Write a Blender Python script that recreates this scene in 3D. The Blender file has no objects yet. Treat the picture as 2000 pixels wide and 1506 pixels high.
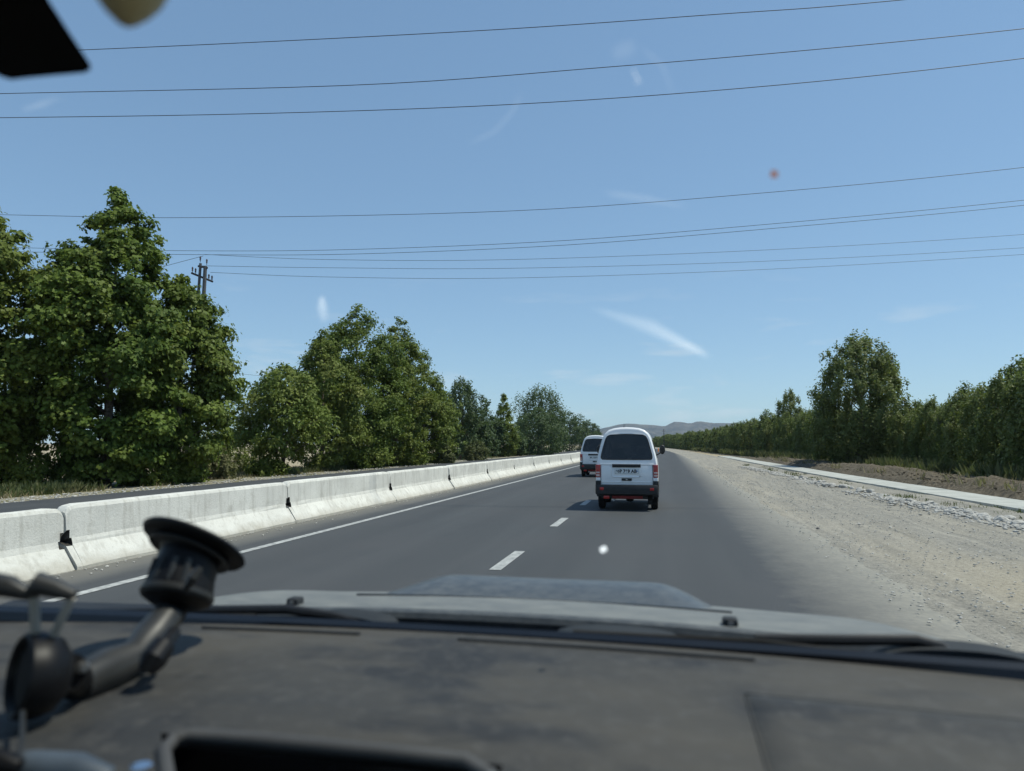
import bpy, bmesh, math, random
import numpy as np
from mathutils import Vector, Matrix, Euler

R = math.radians
SC = bpy.context.scene
COL = SC.collection
random.seed(7)

# ------------------------------------------------------------------ camera
FPX, CX, CY, W0 = 1390.0, 1000.0, 753.0, 2000.0     # focal length and centre in photograph pixels
EYE = 1.55
YAW, PITCH = R(12.17), R(4.65)
cam_d = bpy.data.cameras.new('camera')
cam = bpy.data.objects.new('camera', cam_d); COL.objects.link(cam)
cam.location = (0, 0, EYE)
cam.rotation_euler = (R(90) + PITCH, 0, YAW)
cam_d.sensor_fit = 'HORIZONTAL'; cam_d.sensor_width = 36.0
cam_d.lens = 36.0 * FPX / W0
cam_d.clip_start = 0.02; cam_d.clip_end = 30000
cam_d.dof.use_dof = True; cam_d.dof.focus_distance = 22.0; cam_d.dof.aperture_fstop = 5.0
SC.camera = cam
SC.render.resolution_x = 1024; SC.render.resolution_y = 771

# ------------------------------------------------------------------ sky and sun
SUN_AZ, SUN_EL = R(77), R(62)        # azimuth from +Y (driving direction) towards +X (right)
world = bpy.data.worlds.new('World'); SC.world = world; world.use_nodes = True
wt = world.node_tree; wt.nodes.clear()
wo = wt.nodes.new('ShaderNodeOutputWorld'); bg = wt.nodes.new('ShaderNodeBackground')
sky = wt.nodes.new('ShaderNodeTexSky'); sky.sky_type = 'NISHITA'; sky.sun_disc = False
sky.sun_elevation = SUN_EL; sky.sun_rotation = SUN_AZ
sky.altitude = 400; sky.air_density = 1.0; sky.dust_density = 0.3; sky.ozone_density = 1.0
bg.inputs['Strength'].default_value = 0.15
# a few faint fair-weather wisps low in the sky, all the way round
tc = wt.nodes.new('ShaderNodeTexCoord')
mp = wt.nodes.new('ShaderNodeMapping'); mp.inputs['Scale'].default_value = (5.0, 5.0, 26.0)
mp.inputs['Location'].default_value = (1.3, 0.4, 2.2)
nz = wt.nodes.new('ShaderNodeTexNoise'); nz.inputs['Scale'].default_value = 1.6; nz.inputs['Detail'].default_value = 7
cr = wt.nodes.new('ShaderNodeValToRGB')
cr.color_ramp.elements[0].position = .585; cr.color_ramp.elements[0].color = (0, 0, 0, 1)
cr.color_ramp.elements[1].position = .74; cr.color_ramp.elements[1].color = (.38, .38, .38, 1)
sx = wt.nodes.new('ShaderNodeSeparateXYZ')
band = wt.nodes.new('ShaderNodeMapRange'); band.inputs[1].default_value = .24; band.inputs[2].default_value = .10
mul = wt.nodes.new('ShaderNodeMath'); mul.operation = 'MULTIPLY'
mixw = wt.nodes.new('ShaderNodeMix'); mixw.data_type = 'RGBA'
mixw.inputs['B'].default_value = (4.6, 5.1, 5.5, 1)
gam = wt.nodes.new('ShaderNodeGamma'); gam.inputs['Gamma'].default_value = .56      # softer sky contrast, as the hazy air and the phone render it
tnt = wt.nodes.new('ShaderNodeMix'); tnt.data_type = 'RGBA'; tnt.blend_type = 'MULTIPLY'; tnt.inputs['Factor'].default_value = 1; tnt.inputs['B'].default_value = (1.08, 1.47, 1.78, 1)
L = wt.links.new
L(tc.outputs['Generated'], mp.inputs['Vector']); L(mp.outputs[0], nz.inputs['Vector'])
L(nz.outputs[0], cr.inputs[0]); L(tc.outputs['Generated'], sx.inputs[0]); L(sx.outputs['Z'], band.inputs[0])
L(cr.outputs[0], mul.inputs[0]); L(band.outputs[0], mul.inputs[1]); L(mul.outputs[0], mixw.inputs['Factor'])
L(sky.outputs[0], gam.inputs['Color']); L(gam.outputs[0], tnt.inputs['A']); L(tnt.outputs['Result'], mixw.inputs['A']); L(mixw.outputs['Result'], bg.inputs['Color']); L(bg.outputs[0], wo.inputs['Surface'])

SUNV = Vector((math.sin(SUN_AZ) * math.cos(SUN_EL), math.cos(SUN_AZ) * math.cos(SUN_EL), math.sin(SUN_EL)))
sd = bpy.data.lights.new('sun', 'SUN'); sd.energy = 4.2; sd.angle = R(.53); sd.color = (1, .985, .85)
sun = bpy.data.objects.new('sun', sd); COL.objects.link(sun)
sun.rotation_euler = SUNV.to_track_quat('Z', 'Y').to_euler(); sun.location = SUNV * 60

SC.view_settings.view_transform = 'Standard'; SC.view_settings.look = 'None'
SC.view_settings.gamma = 1; SC.view_settings.use_curve_mapping = False
SC.view_settings.exposure = 0.0
SC.render.engine = 'CYCLES'
SC.cycles.use_denoising = True
SC.cycles.max_bounces = 8; SC.cycles.transparent_max_bounces = 24; SC.cycles.volume_bounces = 1
SC.cycles.caustics_reflective = False; SC.cycles.caustics_refractive = False
SC.cycles.sample_clamp_indirect = 6

# ------------------------------------------------------------------ photograph pixel -> place
CAMROT = Euler((R(90) + PITCH, 0, YAW)).to_matrix()
EYEV = Vector((0, 0, EYE))
def ray(px, py):
    return CAMROT @ Vector(((px - CX) / FPX, -(py - CY) / FPX, -1))
def P(px, py, d):
    return EYEV + ray(px, py) * d
def G(px, py, z=0.0):
    r = ray(px, py); return EYEV + r * ((z - EYE) / r.z)
def column(px, top, d):
    """ground point at depth d under photograph column px, and the height that reaches row top"""
    a = P(px, 866, d); r = ray(px, top)
    h = math.hypot(a.x, a.y); k = h / math.hypot(r.x, r.y)
    return a.x, a.y, EYE + r.z * k
def bend(y):
    return -0.0002 * max(0.0, y - 50.0) ** 2 if y < 600 else -0.0002 * 550 ** 2 - .22 * (y - 600)

# ------------------------------------------------------------------ materials
M = {}
def nodes_of(name):
    m = bpy.data.materials.new(name); m.use_nodes = True; M[name] = m
    t = m.node_tree; t.nodes.clear()
    out = t.nodes.new('ShaderNodeOutputMaterial'); return m, t, out
def rgba(c): return (c[0], c[1], c[2], 1)
def noise(t, vec, scale, detail=5, rough=.55):
    n = t.nodes.new('ShaderNodeTexNoise'); n.inputs['Scale'].default_value = scale
    n.inputs['Detail'].default_value = detail; n.inputs['Roughness'].default_value = rough
    t.links.new(vec, n.inputs['Vector']); return n.outputs[0]
def ramp(t, fac, a, b):
    n = t.nodes.new('ShaderNodeMapRange'); n.inputs[1].default_value = a; n.inputs[2].default_value = b
    t.links.new(fac, n.inputs[0]); return n.outputs[0]
def mix(t, fac, a, b):
    n = t.nodes.new('ShaderNodeMix'); n.data_type = 'RGBA'
    for k, v in (('Factor', fac), ('A', a), ('B', b)):
        if isinstance(v, (tuple, list)): n.inputs[k].default_value = rgba(v)
        elif isinstance(v, float): n.inputs[k].default_value = v
        else: t.links.new(v, n.inputs[k])
    return n.outputs['Result']
def math_(t, op, a, b=None):
    n = t.nodes.new('ShaderNodeMath'); n.operation = op; n.use_clamp = False
    for i, v in enumerate((a, b)):
        if v is None: continue
        if isinstance(v, (int, float)): n.inputs[i].default_value = v
        else: t.links.new(v, n.inputs[i])
    return n.outputs[0]
def bump(t, h, dist, strength=1.0):
    n = t.nodes.new('ShaderNodeBump'); n.inputs['Distance'].default_value = dist; n.inputs['Strength'].default_value = strength
    t.links.new(h, n.inputs['Height']); return n.outputs[0]
def principled(t, out, col, rough=.6, spec=.4, metal=0., coat=0., normal=None):
    b = t.nodes.new('ShaderNodeBsdfPrincipled')
    if isinstance(col, (tuple, list)): b.inputs['Base Color'].default_value = rgba(col)
    else: t.links.new(col, b.inputs['Base Color'])
    if isinstance(rough, float): b.inputs['Roughness'].default_value = rough
    else: t.links.new(rough, b.inputs['Roughness'])
    b.inputs['Specular IOR Level'].default_value = spec
    b.inputs['Metallic'].default_value = metal; b.inputs['Coat Weight'].default_value = coat
    if normal is not None: t.links.new(normal, b.inputs['Normal'])
    t.links.new(b.outputs[0], out.inputs['Surface']); return b
def pm(name, c1, c2, scale=6., rough=.6, spec=.4, bmp=0., bscale=40., metal=0., coat=0., lo=.35, hi=.65, pos=False, detail=6):
    m, t, out = nodes_of(name)
    if pos: v = t.nodes.new('ShaderNodeNewGeometry').outputs['Position']
    else: v = t.nodes.new('ShaderNodeTexCoord').outputs['Object']
    col = mix(t, ramp(t, noise(t, v, scale, detail), lo, hi), c1, c2)
    nrm = bump(t, noise(t, v, bscale, 6), bmp) if bmp else None
    principled(t, out, col, rough, spec, metal, coat, nrm); return m

def build_materials():
    # asphalt, dusty towards its ragged right edge and along the barrier
    m, t, out = nodes_of('asphalt')
    v = t.nodes.new('ShaderNodeNewGeometry').outputs['Position']
    s = t.nodes.new('ShaderNodeSeparateXYZ'); t.links.new(v, s.inputs[0]); X, Y = s.outputs[0], s.outputs[1]
    st = t.nodes.new('ShaderNodeMapping'); st.inputs['Scale'].default_value = (1.2, .06, 1); t.links.new(v, st.inputs[0])
    base = mix(t, ramp(t, noise(t, st.outputs[0], 1.3, 5), .35, .65), (.040, .045, .050), (.060, .066, .070))
    base = mix(t, ramp(t, noise(t, v, .35, 5), .35, .7), base, (.058, .060, .064))
    wt_ = t.nodes.new('ShaderNodeTexWave'); wt_.wave_type = 'BANDS'; wt_.bands_direction = 'X'; wt_.inputs['Scale'].default_value = .165; wt_.inputs['Distortion'].default_value = .8; wt_.inputs['Detail'].default_value = 3; wt_.inputs['Phase Offset'].default_value = 1.2; t.links.new(v, wt_.inputs[0])
    base = mix(t, math_(t, 'MULTIPLY', ramp(t, wt_.outputs[1], .35, 1.0), .35), base, (.036, .040, .044))
    spots = noise(t, v, 1.9, 9, .75)
    base = mix(t, math_(t, 'MULTIPLY', ramp(t, spots, .60, .70), .45), base, (.030, .032, .034))
    base = mix(t, math_(t, 'MULTIPLY', ramp(t, spots, .40, .30), .30), base, (.10, .10, .098))
    grain = noise(t, v, 90, 3)
    base = mix(t, ramp(t, grain, .45, .75), base, (.085, .086, .088))
    edge = math_(t, 'ADD', X, math_(t, 'MULTIPLY', math_(t, 'SUBTRACT', noise(t, v, 2.6, 8, .7), .5), .75))
    dust = mix(t, ramp(t, noise(t, v, 14, 5), .3, .7), (.27, .258, .225), (.35, .33, .275))
    base = mix(t, ramp(t, edge, 1.15, 2.85), base, dust)
    st2 = t.nodes.new('ShaderNodeMapping'); st2.inputs['Scale'].default_value = (2.0, .3, 1); t.links.new(v, st2.inputs[0])
    le = math_(t, 'ADD', X, math_(t, 'MULTIPLY', math_(t, 'SUBTRACT', noise(t, st2.outputs[0], 1.2, 6), .5), .7))
    d2 = math_(t, 'MULTIPLY', ramp(t, le, -6.25, -6.95), ramp(t, X, -7.9, -7.2))
    base = mix(t, math_(t, 'MULTIPLY', d2, .62), base, (.20, .19, .165))
    principled(t, out, base, .82, .3, normal=bump(t, grain, .004, .8))
    # worn road paint
    m, t, out = nodes_of('road_paint')
    v = t.nodes.new('ShaderNodeNewGeometry').outputs['Position']
    c = mix(t, ramp(t, noise(t, v, 9, 8, .7), .38, .62), (.24, .245, .24), (.46, .465, .445))
    principled(t, out, c, .7, .3)
    # loose shoulder: grey gravel with tan dust tracks
    m, t, out = nodes_of('shoulder')
    v = t.nodes.new('ShaderNodeNewGeometry').outputs['Position']
    st = t.nodes.new('ShaderNodeMapping'); st.inputs['Scale'].default_value = (.7, .12, 1); st.inputs['Rotation'].default_value = (0, 0, R(9)); t.links.new(v, st.inputs[0])
    big = noise(t, st.outputs[0], .95, 6)
    c = mix(t, ramp(t, noise(t, v, 5, 8, .7), .3, .7), (.195, .187, .168), (.31, .293, .255))
    c = mix(t, math_(t, 'MULTIPLY', ramp(t, big, .47, .60), .5), c, (.355, .32, .255))
    st3 = t.nodes.new('ShaderNodeMapping'); st3.inputs['Scale'].default_value = (5.5, .22, 1); st3.inputs['Rotation'].default_value = (0, 0, R(4)); t.links.new(v, st3.inputs[0])
    trk = noise(t, st3.outputs[0], 1.0, 6, .6)
    c = mix(t, math_(t, 'MULTIPLY', ramp(t, trk, .53, .66), .45), c, (.40, .37, .31))
    c = mix(t, math_(t, 'MULTIPLY', ramp(t, trk, .46, .34), .45), c, (.15, .145, .13))
    s = t.nodes.new('ShaderNodeSeparateXYZ'); t.links.new(v, s.inputs[0])
    near = math_(t, 'MULTIPLY', ramp(t, s.outputs[1], 11.5, 6.5), ramp(t, math_(t, 'ADD', s.outputs[0], math_(t, 'MULTIPLY', noise(t, v, .8, 6), 1.2)), 3.4, 5.0))
    c = mix(t, math_(t, 'MULTIPLY', near, .7), c, (.46, .38, .245))
    gr = noise(t, v, 26, 8, .78)
    c = mix(t, math_(t, 'MULTIPLY', ramp(t, gr, .50, .66), .6), c, (.44, .41, .345))
    c = mix(t, math_(t, 'MULTIPLY', ramp(t, gr, .47, .36), .7), c, (.12, .115, .10))
    principled(t, out, c, .95, .1, normal=bump(t, gr, .02, .9))
    # dry ground
    m, t, out = nodes_of('earth')
    v = t.nodes.new('ShaderNodeNewGeometry').outputs['Position']
    c = mix(t, ramp(t, noise(t, v, .12, 8, .6), .35, .65), (.36, .29, .20), (.27, .235, .15))
    c = mix(t, ramp(t, noise(t, v, 3.0, 8, .7), .4, .7), c, (.43, .37, .27))
    principled(t, out, c, .95, .1, normal=bump(t, noise(t, v, 9, 7), .06))
    m, t, out = nodes_of('verge')
    v = t.nodes.new('ShaderNodeNewGeometry').outputs['Position']
    c = mix(t, ramp(t, noise(t, v, 6, 8, .7), .3, .7), (.21, .195, .155), (.36, .325, .25))
    c = mix(t, ramp(t, noise(t, v, .7, 5), .48, .62), c, (.17, .165, .09))
    principled(t, out, c, .95, .1, normal=bump(t, noise(t, v, 20, 7), .04))
    m, t, out = nodes_of('soil')
    v = t.nodes.new('ShaderNodeNewGeometry').outputs['Position']
    c = mix(t, ramp(t, noise(t, v, 8, 8, .75), .35, .68), (.055, .046, .035), (.23, .195, .145))
    principled(t, out, c, .95, .1, normal=bump(t, noise(t, v, 22, 8, .7), .06))
    # painted concrete: whitewash with grey weathering, scuffs, streaks
    m, t, out = nodes_of('whitewash')
    v = t.nodes.new('ShaderNodeNewGeometry').outputs['Position']
    oi = t.nodes.new('ShaderNodeObjectInfo').outputs['Random']
    st = t.nodes.new('ShaderNodeMapping'); st.inputs['Scale'].default_value = (3, 3, .35); t.links.new(v, st.inputs[0])
    c = mix(t, ramp(t, noise(t, v, 1.7, 7, .6), .3, .7), (.56, .55, .50), (.72, .71, .65))
    c = mix(t, math_(t, 'MULTIPLY', oi, .35), c, (.55, .545, .52))
    c = mix(t, math_(t, 'MULTIPLY', ramp(t, noise(t, st.outputs[0], 3.2, 6), .52, .72), .8), c, (.42, .405, .36))
    c = mix(t, math_(t, 'MULTIPLY', ramp(t, noise(t, v, 4.5, 8, .7), .55, .68), .55), c, (.40, .385, .335))
    c = mix(t, ramp(t, noise(t, v, 17, 9, .8), .60, .70), c, (.24, .23, .20))
    s = t.nodes.new('ShaderNodeSeparateXYZ'); t.links.new(v, s.inputs[0])
    lowd = math_(t, 'ADD', s.outputs[2], math_(t, 'MULTIPLY', noise(t, v, 3.5, 6), .25))
    c = mix(t, math_(t, 'MULTIPLY', ramp(t, lowd, .30, .14), .7), c, (.36, .33, .27))
    principled(t, out, c, .85, .2, normal=bump(t, noise(t, v, 35, 6, .7), .008))
    pm('shaded_raw_concrete', (.035, .033, .03), (.075, .07, .062), 9, .95, .1, pos=True)  # unpainted concrete, with the shade inside the joint sockets put into its colour
    pm('concrete', (.36, .365, .335), (.46, .465, .43), 2.2, .85, .2, .006, 40, pos=True)
    pm('pole_concrete', (.075, .078, .085), (.12, .122, .13), 8, .9, .2)
    pm('stone', (.30, .29, .265), (.52, .50, .46), 9, .9, .2, .02, 20, pos=True, lo=.3, hi=.7)
    pm('dark_stone', (.10, .10, .10), (.20, .195, .18), 9, .9, .2, .02, 20, pos=True)
    pm('bark', (.07, .055, .04), (.19, .165, .13), 9, .95, .1, .03, 25)
    pm('pale_bark', (.22, .20, .16), (.36, .33, .27), 5, .95, .1, .02, 18)
    def leaf(name, dark, lite, olive, gloss=.35, trans=.28):
        m, t, out = nodes_of(name)
        at = t.nodes.new('ShaderNodeAttribute'); at.attribute_name = 'tint'
        oi = t.nodes.new('ShaderNodeObjectInfo').outputs['Random']
        c = mix(t, at.outputs['Fac'], dark, lite)
        n = noise(t, t.nodes.new('ShaderNodeTexCoord').outputs['Object'], .55, 3)
        c = mix(t, math_(t, 'MULTIPLY', ramp(t, n, .48, .68), .4), c, olive)
        c = mix(t, math_(t, 'MULTIPLY', oi, .40), c, olive)
        b = t.nodes.new('ShaderNodeBsdfPrincipled'); t.links.new(c, b.inputs['Base Color'])
        b.inputs['Roughness'].default_value = .55; b.inputs['Specular IOR Level'].default_value = gloss * .5
        tr = t.nodes.new('ShaderNodeBsdfTranslucent')
        tcol = mix(t, .5, c, (.16, .24, .03)); t.links.new(tcol, tr.inputs['Color'])
        ms = t.nodes.new('ShaderNodeMixShader'); ms.inputs[0].default_value = trans
        t.links.new(b.outputs[0], ms.inputs[1]); t.links.new(tr.outputs[0], ms.inputs[2]); t.links.new(ms.outputs[0], out.inputs['Surface'])
    leaf('plane_leaf', (.050, .088, .016), (.155, .215, .040), (.195, .205, .042))
    leaf('olive_leaf', (.080, .125, .024), (.200, .260, .060), (.235, .225, .06))
    leaf('poplar_leaf', (.068, .098, .028), (.215, .250, .090), (.205, .215, .065), .5, .38)
    leaf('grey_leaf', (.034, .062, .026), (.100, .145, .066), (.085, .120, .048), .45, .28)
    leaf('dry_leaf', (.16, .13, .07), (.40, .34, .22), (.30, .25, .13), .2, .3)
    leaf('weed_leaf', (.055, .075, .03), (.15, .17, .08), (.22, .19, .10), .2, .3)
    m, t, out = nodes_of('hill_rock')
    v = t.nodes.new('ShaderNodeNewGeometry').outputs['Position']
    c = mix(t, ramp(t, noise(t, v, .006, 8, .65), .38, .62), (.045, .047, .050), (.105, .095, .086))
    c = mix(t, ramp(t, noise(t, v, .03, 6, .7), .52, .7), c, (.14, .125, .11))
    principled(t, out, c, .95, .1)
    # vans
    pm('white_paint', (.74, .75, .76), (.80, .80, .80), 3, .28, .5, coat=.6)
    pm('black_plastic', (.012, .012, .013), (.022, .022, .023), 8, .5, .4)
    pm('cowl_plastic', (.020, .023, .026), (.034, .037, .04), 8, .7, .25)
    pm('grey_plastic', (.05, .05, .052), (.08, .08, .08), 8, .6, .35)
    pm('rubber', (.010, .010, .010), (.022, .021, .020), 6, .85, .2)
    pm('red_lens', (.32, .012, .012), (.42, .02, .015), 6, .18, .6)
    pm('clear_lens', (.55, .40, .36), (.70, .55, .50), 6, .18, .6)
    pm('orange_lens', (.75, .20, .02), (.85, .26, .03), 6, .2, .6)
    pm('red_frame', (.12, .014, .012), (.22, .02, .018), 6, .6, .3)
    pm('plate_white', (.66, .68, .68), (.74, .75, .74), 12, .45, .4)
    pm('plate_ink', (.015, .015, .02), (.03, .03, .035), 12, .6, .3)
    pm('plate_blue', (.05, .18, .42), (.06, .2, .46), 12, .6, .3)
    pm('steel', (.42, .42, .42), (.55, .55, .54), 9, .35, .5, metal=.9)
    pm('rim_steel', (.25, .25, .25), (.36, .36, .36), 9, .45, .5, metal=.7)
    pm('seat_cloth', (.10, .10, .11), (.17, .17, .18), 9, .9, .2)
    pm('pale_cloth', (.55, .54, .52), (.66, .65, .62), 9, .9, .2)
    m, t, out = nodes_of('tinted_glass')
    tr = t.nodes.new('ShaderNodeBsdfTransparent'); tr.inputs[0].default_value = (.11, .115, .125, 1)
    gl = t.nodes.new('ShaderNodeBsdfGlossy'); gl.inputs['Roughness'].default_value = .03; gl.inputs[0].default_value = (.9, .9, .9, 1)
    ms = t.nodes.new('ShaderNodeMixShader'); ms.inputs[0].default_value = .055
    t.links.new(tr.outputs[0], ms.inputs[1]); t.links.new(gl.outputs[0], ms.inputs[2]); t.links.new(ms.outputs[0], out.inputs['Surface'])
    # the car the picture is taken from
    m, t, out = nodes_of('clear_glass')
    tr = t.nodes.new('ShaderNodeBsdfTransparent'); tr.inputs[0].default_value = (1, 1, 1, 1); t.links.new(tr.outputs[0], out.inputs['Surface'])
    m, t, out = nodes_of('hood_paint')
    v = t.nodes.new('ShaderNodeNewGeometry').outputs['Position']
    st = t.nodes.new('ShaderNodeMapping'); st.inputs['Scale'].default_value = (1, 2.2, 1); t.links.new(v, st.inputs[0])
    d = ramp(t, noise(t, st.outputs[0], 16, 9, .72), .38, .66)
    c = mix(t, d, (.130, .138, .138), (.200, .205, .192))
    principled(t, out, c, .62, .35)
    m, t, out = nodes_of('scoop_paint')
    v = t.nodes.new('ShaderNodeNewGeometry').outputs['Position']
    st = t.nodes.new('ShaderNodeMapping'); st.inputs['Scale'].default_value = (1, 1, 2.5); t.links.new(v, st.inputs[0])
    d = ramp(t, noise(t, st.outputs[0], 45, 9, .75), .38, .72)
    c = mix(t, d, (.050, .058, .066), (.110, .117, .118))
    principled(t, out, c, .5, .4, .0, .12)
    m, t, out = nodes_of('dash_plastic')
    v = t.nodes.new('ShaderNodeNewGeometry').outputs['Position']
    st = t.nodes.new('ShaderNodeMapping'); st.inputs['Scale'].default_value = (1, 1.9, 1); st.inputs['Rotation'].default_value = (0, 0, R(-14)); t.links.new(v, st.inputs[0])
    c = mix(t, ramp(t, noise(t, st.outputs[0], 3.2, 5, .6), .32, .68), (.032, .033, .034), (.066, .060, .050))
    c = mix(t, math_(t, 'MULTIPLY', ramp(t, noise(t, st.outputs[0], 5.2, 4, .55), .52, .63), .7), c, (.013, .015, .019))  # dark blotches: shadows and reflections on the dash put into its colour
    c = mix(t, ramp(t, noise(t, v, 60, 6, .7), .5, .8), c, (.078, .075, .07))
    principled(t, out, c, .68, .35, normal=bump(t, noise(t, v, 420, 2), .0006))
    pm('trim_silver', (.045, .06, .08), (.075, .095, .12), 9, .5, .4)
    pm('chrome', (.75, .76, .78), (.82, .83, .84), 9, .12, .5, metal=1.)
    pm('gloss_black', (.004, .004, .005), (.007, .007, .008), 9, .22, .5)
    pm('mount_black', (.004, .004, .005), (.009, .009, .010), 20, .45, .22)
    pm('arm_grey', (.018, .019, .019), (.032, .032, .031), 20, .42, .4)
    pm('clamp_wire', (.28, .27, .24), (.38, .36, .32), 20, .5, .4)
    pm('tan_wood', (.42, .36, .20), (.52, .46, .28), 20, .6, .3)
    pm('cord', (.20, .16, .10), (.28, .22, .14), 30, .8, .2)
    for nm, c in (('bug_brown', (.26, .12, .08)), ('chip_glass', (1, 1, 1))):
        m, t, out = nodes_of(nm)
        tl = t.nodes.new('ShaderNodeBsdfTranslucent'); n1 = noise(t, t.nodes.new('ShaderNodeTexCoord').outputs['Object'], 300)
        t.links.new(mix(t, ramp(t, n1, .3, .7), c, tuple(k * .8 for k in c)), tl.inputs[0]); t.links.new(tl.outputs[0], out.inputs['Surface'])
    m, t, out = nodes_of('painted_glare')      # glare on dirty glass, painted as pale patches fading to the rim
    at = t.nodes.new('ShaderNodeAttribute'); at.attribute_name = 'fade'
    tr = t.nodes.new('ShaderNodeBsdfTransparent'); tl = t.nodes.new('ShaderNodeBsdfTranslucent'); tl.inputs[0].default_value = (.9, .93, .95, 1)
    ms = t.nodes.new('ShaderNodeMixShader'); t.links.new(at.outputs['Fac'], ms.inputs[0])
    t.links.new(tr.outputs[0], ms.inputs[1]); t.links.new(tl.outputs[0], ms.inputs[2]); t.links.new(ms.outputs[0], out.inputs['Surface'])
    pm('wire_metal', (.03, .03, .035), (.05, .05, .055), 5, .6, .3)
    pm('insulator', (.05, .035, .03), (.10, .06, .05), 5, .3, .5)
build_materials()

# ------------------------------------------------------------------ object helpers
def link(o, parent=None):
    COL.objects.link(o)
    if parent is not None: o.parent = parent
    return o
def mesh_obj(name, verts, faces, mat, parent=None, smooth=False):
    me = bpy.data.meshes.new(name); me.from_pydata([tuple(v) for v in verts], [], faces); me.update()
    if mat: me.materials.append(M[mat])
    if smooth: me.polygons.foreach_set('use_smooth', [True] * len(me.polygons))
    return link(bpy.data.objects.new(name, me), parent)
def tag(o, label, cat, group=None):
    o['label'] = label; o['category'] = cat
    if group: o['group'] = group
    return o
def structure(o): o['kind'] = 'structure'; return o
def stuff(o): o['kind'] = 'stuff'; return o
def empty(name, loc=(0, 0, 0), rz=0, label=None, cat=None, group=None):
    o = bpy.data.objects.new(name, None); o.location = loc; o.rotation_euler = (0, 0, rz); o.empty_display_size = .2
    link(o)
    if label: tag(o, label, cat, group)
    return o
def copy_tree(o, parent=None):
    c = o.copy(); COL.objects.link(c); c.parent = parent
    for ch in o.children: copy_tree(ch, c)
    return c

class MB:
    def __init__(s): s.v = []; s.f = []
    def add(s, vs, fs):
        n = len(s.v); s.v += [Vector(v) for v in vs]; s.f += [tuple(i + n for i in f) for f in fs]; return s
    def box(s, x0, x1, y0, y1, z0, z1, b=0.0):
        """box with chamfered edges"""
        if b <= 0:
            vs = [(x, y, z) for z in (z0, z1) for y in (y0, y1) for x in (x0, x1)]
            return s.add(vs, [(0, 2, 3, 1), (4, 5, 7, 6), (0, 1, 5, 4), (2, 6, 7, 3), (0, 4, 6, 2), (1, 3, 7, 5)])
        bm = bmesh.new(); bmesh.ops.create_cube(bm, size=1)
        for v in bm.verts: v.co = Vector(((x0 + x1) / 2 + v.co.x * (x1 - x0), (y0 + y1) / 2 + v.co.y * (y1 - y0), (z0 + z1) / 2 + v.co.z * (z1 - z0)))
        bmesh.ops.bevel(bm, geom=list(bm.edges), offset=b, segments=2, profile=.6, affect='EDGES')
        bm.verts.index_update(); s.add([v.co.copy() for v in bm.verts], [tuple(v.index for v in f.verts) for f in bm.faces]); bm.free(); return s
    def tube(s, pts, rad, n=8, cap=True):
        pts = [Vector(p) for p in pts]
        if not isinstance(rad, (list, tuple)): rad = [rad] * len(pts)
        rings = []; up = Vector((0, 0, 1))
        for i, p in enumerate(pts):
            d = (pts[min(i + 1, len(pts) - 1)] - pts[max(i - 1, 0)]).normalized()
            a = d.cross(up if abs(d.z) < .95 else Vector((1, 0, 0))).normalized(); b = a.cross(d)
            rings.append([p + (a * math.cos(2 * math.pi * k / n) + b * math.sin(2 * math.pi * k / n)) * rad[i] for k in range(n)])
        vs = [v for r in rings for v in r]; fs = []
        for i in range(len(pts) - 1):
            for k in range(n):
                fs.append((i * n + k, i * n + (k + 1) % n, (i + 1) * n + (k + 1) % n, (i + 1) * n + k))
        if cap: fs += [tuple(range(n - 1, -1, -1)), tuple((len(pts) - 1) * n + k for k in range(n))]
        return s.add(vs, fs)
    def lathe(s, prof, origin, axis, n=32):
        """profile [(radius, height along axis)]"""
        axis = Vector(axis).normalized(); a = axis.orthogonal().normalized(); b = axis.cross(a); o = Vector(origin)
        vs = [o + axis * h + (a * math.cos(2 * math.pi * k / n) + b * math.sin(2 * math.pi * k / n)) * max(r, 1e-5) for r, h in prof for k in range(n)]
        fs = [(i * n + k, i * n + (k + 1) % n, (i + 1) * n + (k + 1) % n, (i + 1) * n + k) for i in range(len(prof) - 1) for k in range(n)]
        fs += [tuple(range(n - 1, -1, -1)), tuple((len(prof) - 1) * n + k for k in range(n))]
        return s.add(vs, fs)
    def prism(s, outline, off):
        """closed outline (list of points) pushed along the vector off"""
        n = len(outline); o = Vector(off); a = [Vector(p) for p in outline]
        return s.add(a + [p + o for p in a], [tuple(range(n - 1, -1, -1)), tuple(range(n, 2 * n))] + [(i, (i + 1) % n, n + (i + 1) % n, n + i) for i in range(n)])
    def build(s, name, mat, parent=None, smooth=False, normals=True):
        o = mesh_obj(name, s.v, s.f, mat, parent, False)
        if normals:
            bm = bmesh.new(); bm.from_mesh(o.data); bmesh.ops.recalc_face_normals(bm, faces=bm.faces); bm.to_mesh(o.data); bm.free()
        if smooth:
            o.data.polygons.foreach_set('use_smooth', [True] * len(o.data.polygons))
            try: o.data.set_sharp_from_angle(angle=R(38))
            except Exception: pass
        return o
def grid(name, xs, ys, zf, mat, parent=None, smooth=True):
    nx, ny = len(xs), len(ys)
    vs = [zf(x, y) if isinstance(zf(x, y), tuple) else (x, y, zf(x, y)) for y in ys for x in xs]
    fs = [(j * nx + i, j * nx + i + 1, (j + 1) * nx + i + 1, (j + 1) * nx + i) for j in range(ny - 1) for i in range(nx - 1)]
    return mesh_obj(name, vs, fs, mat, parent, smooth)

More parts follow.
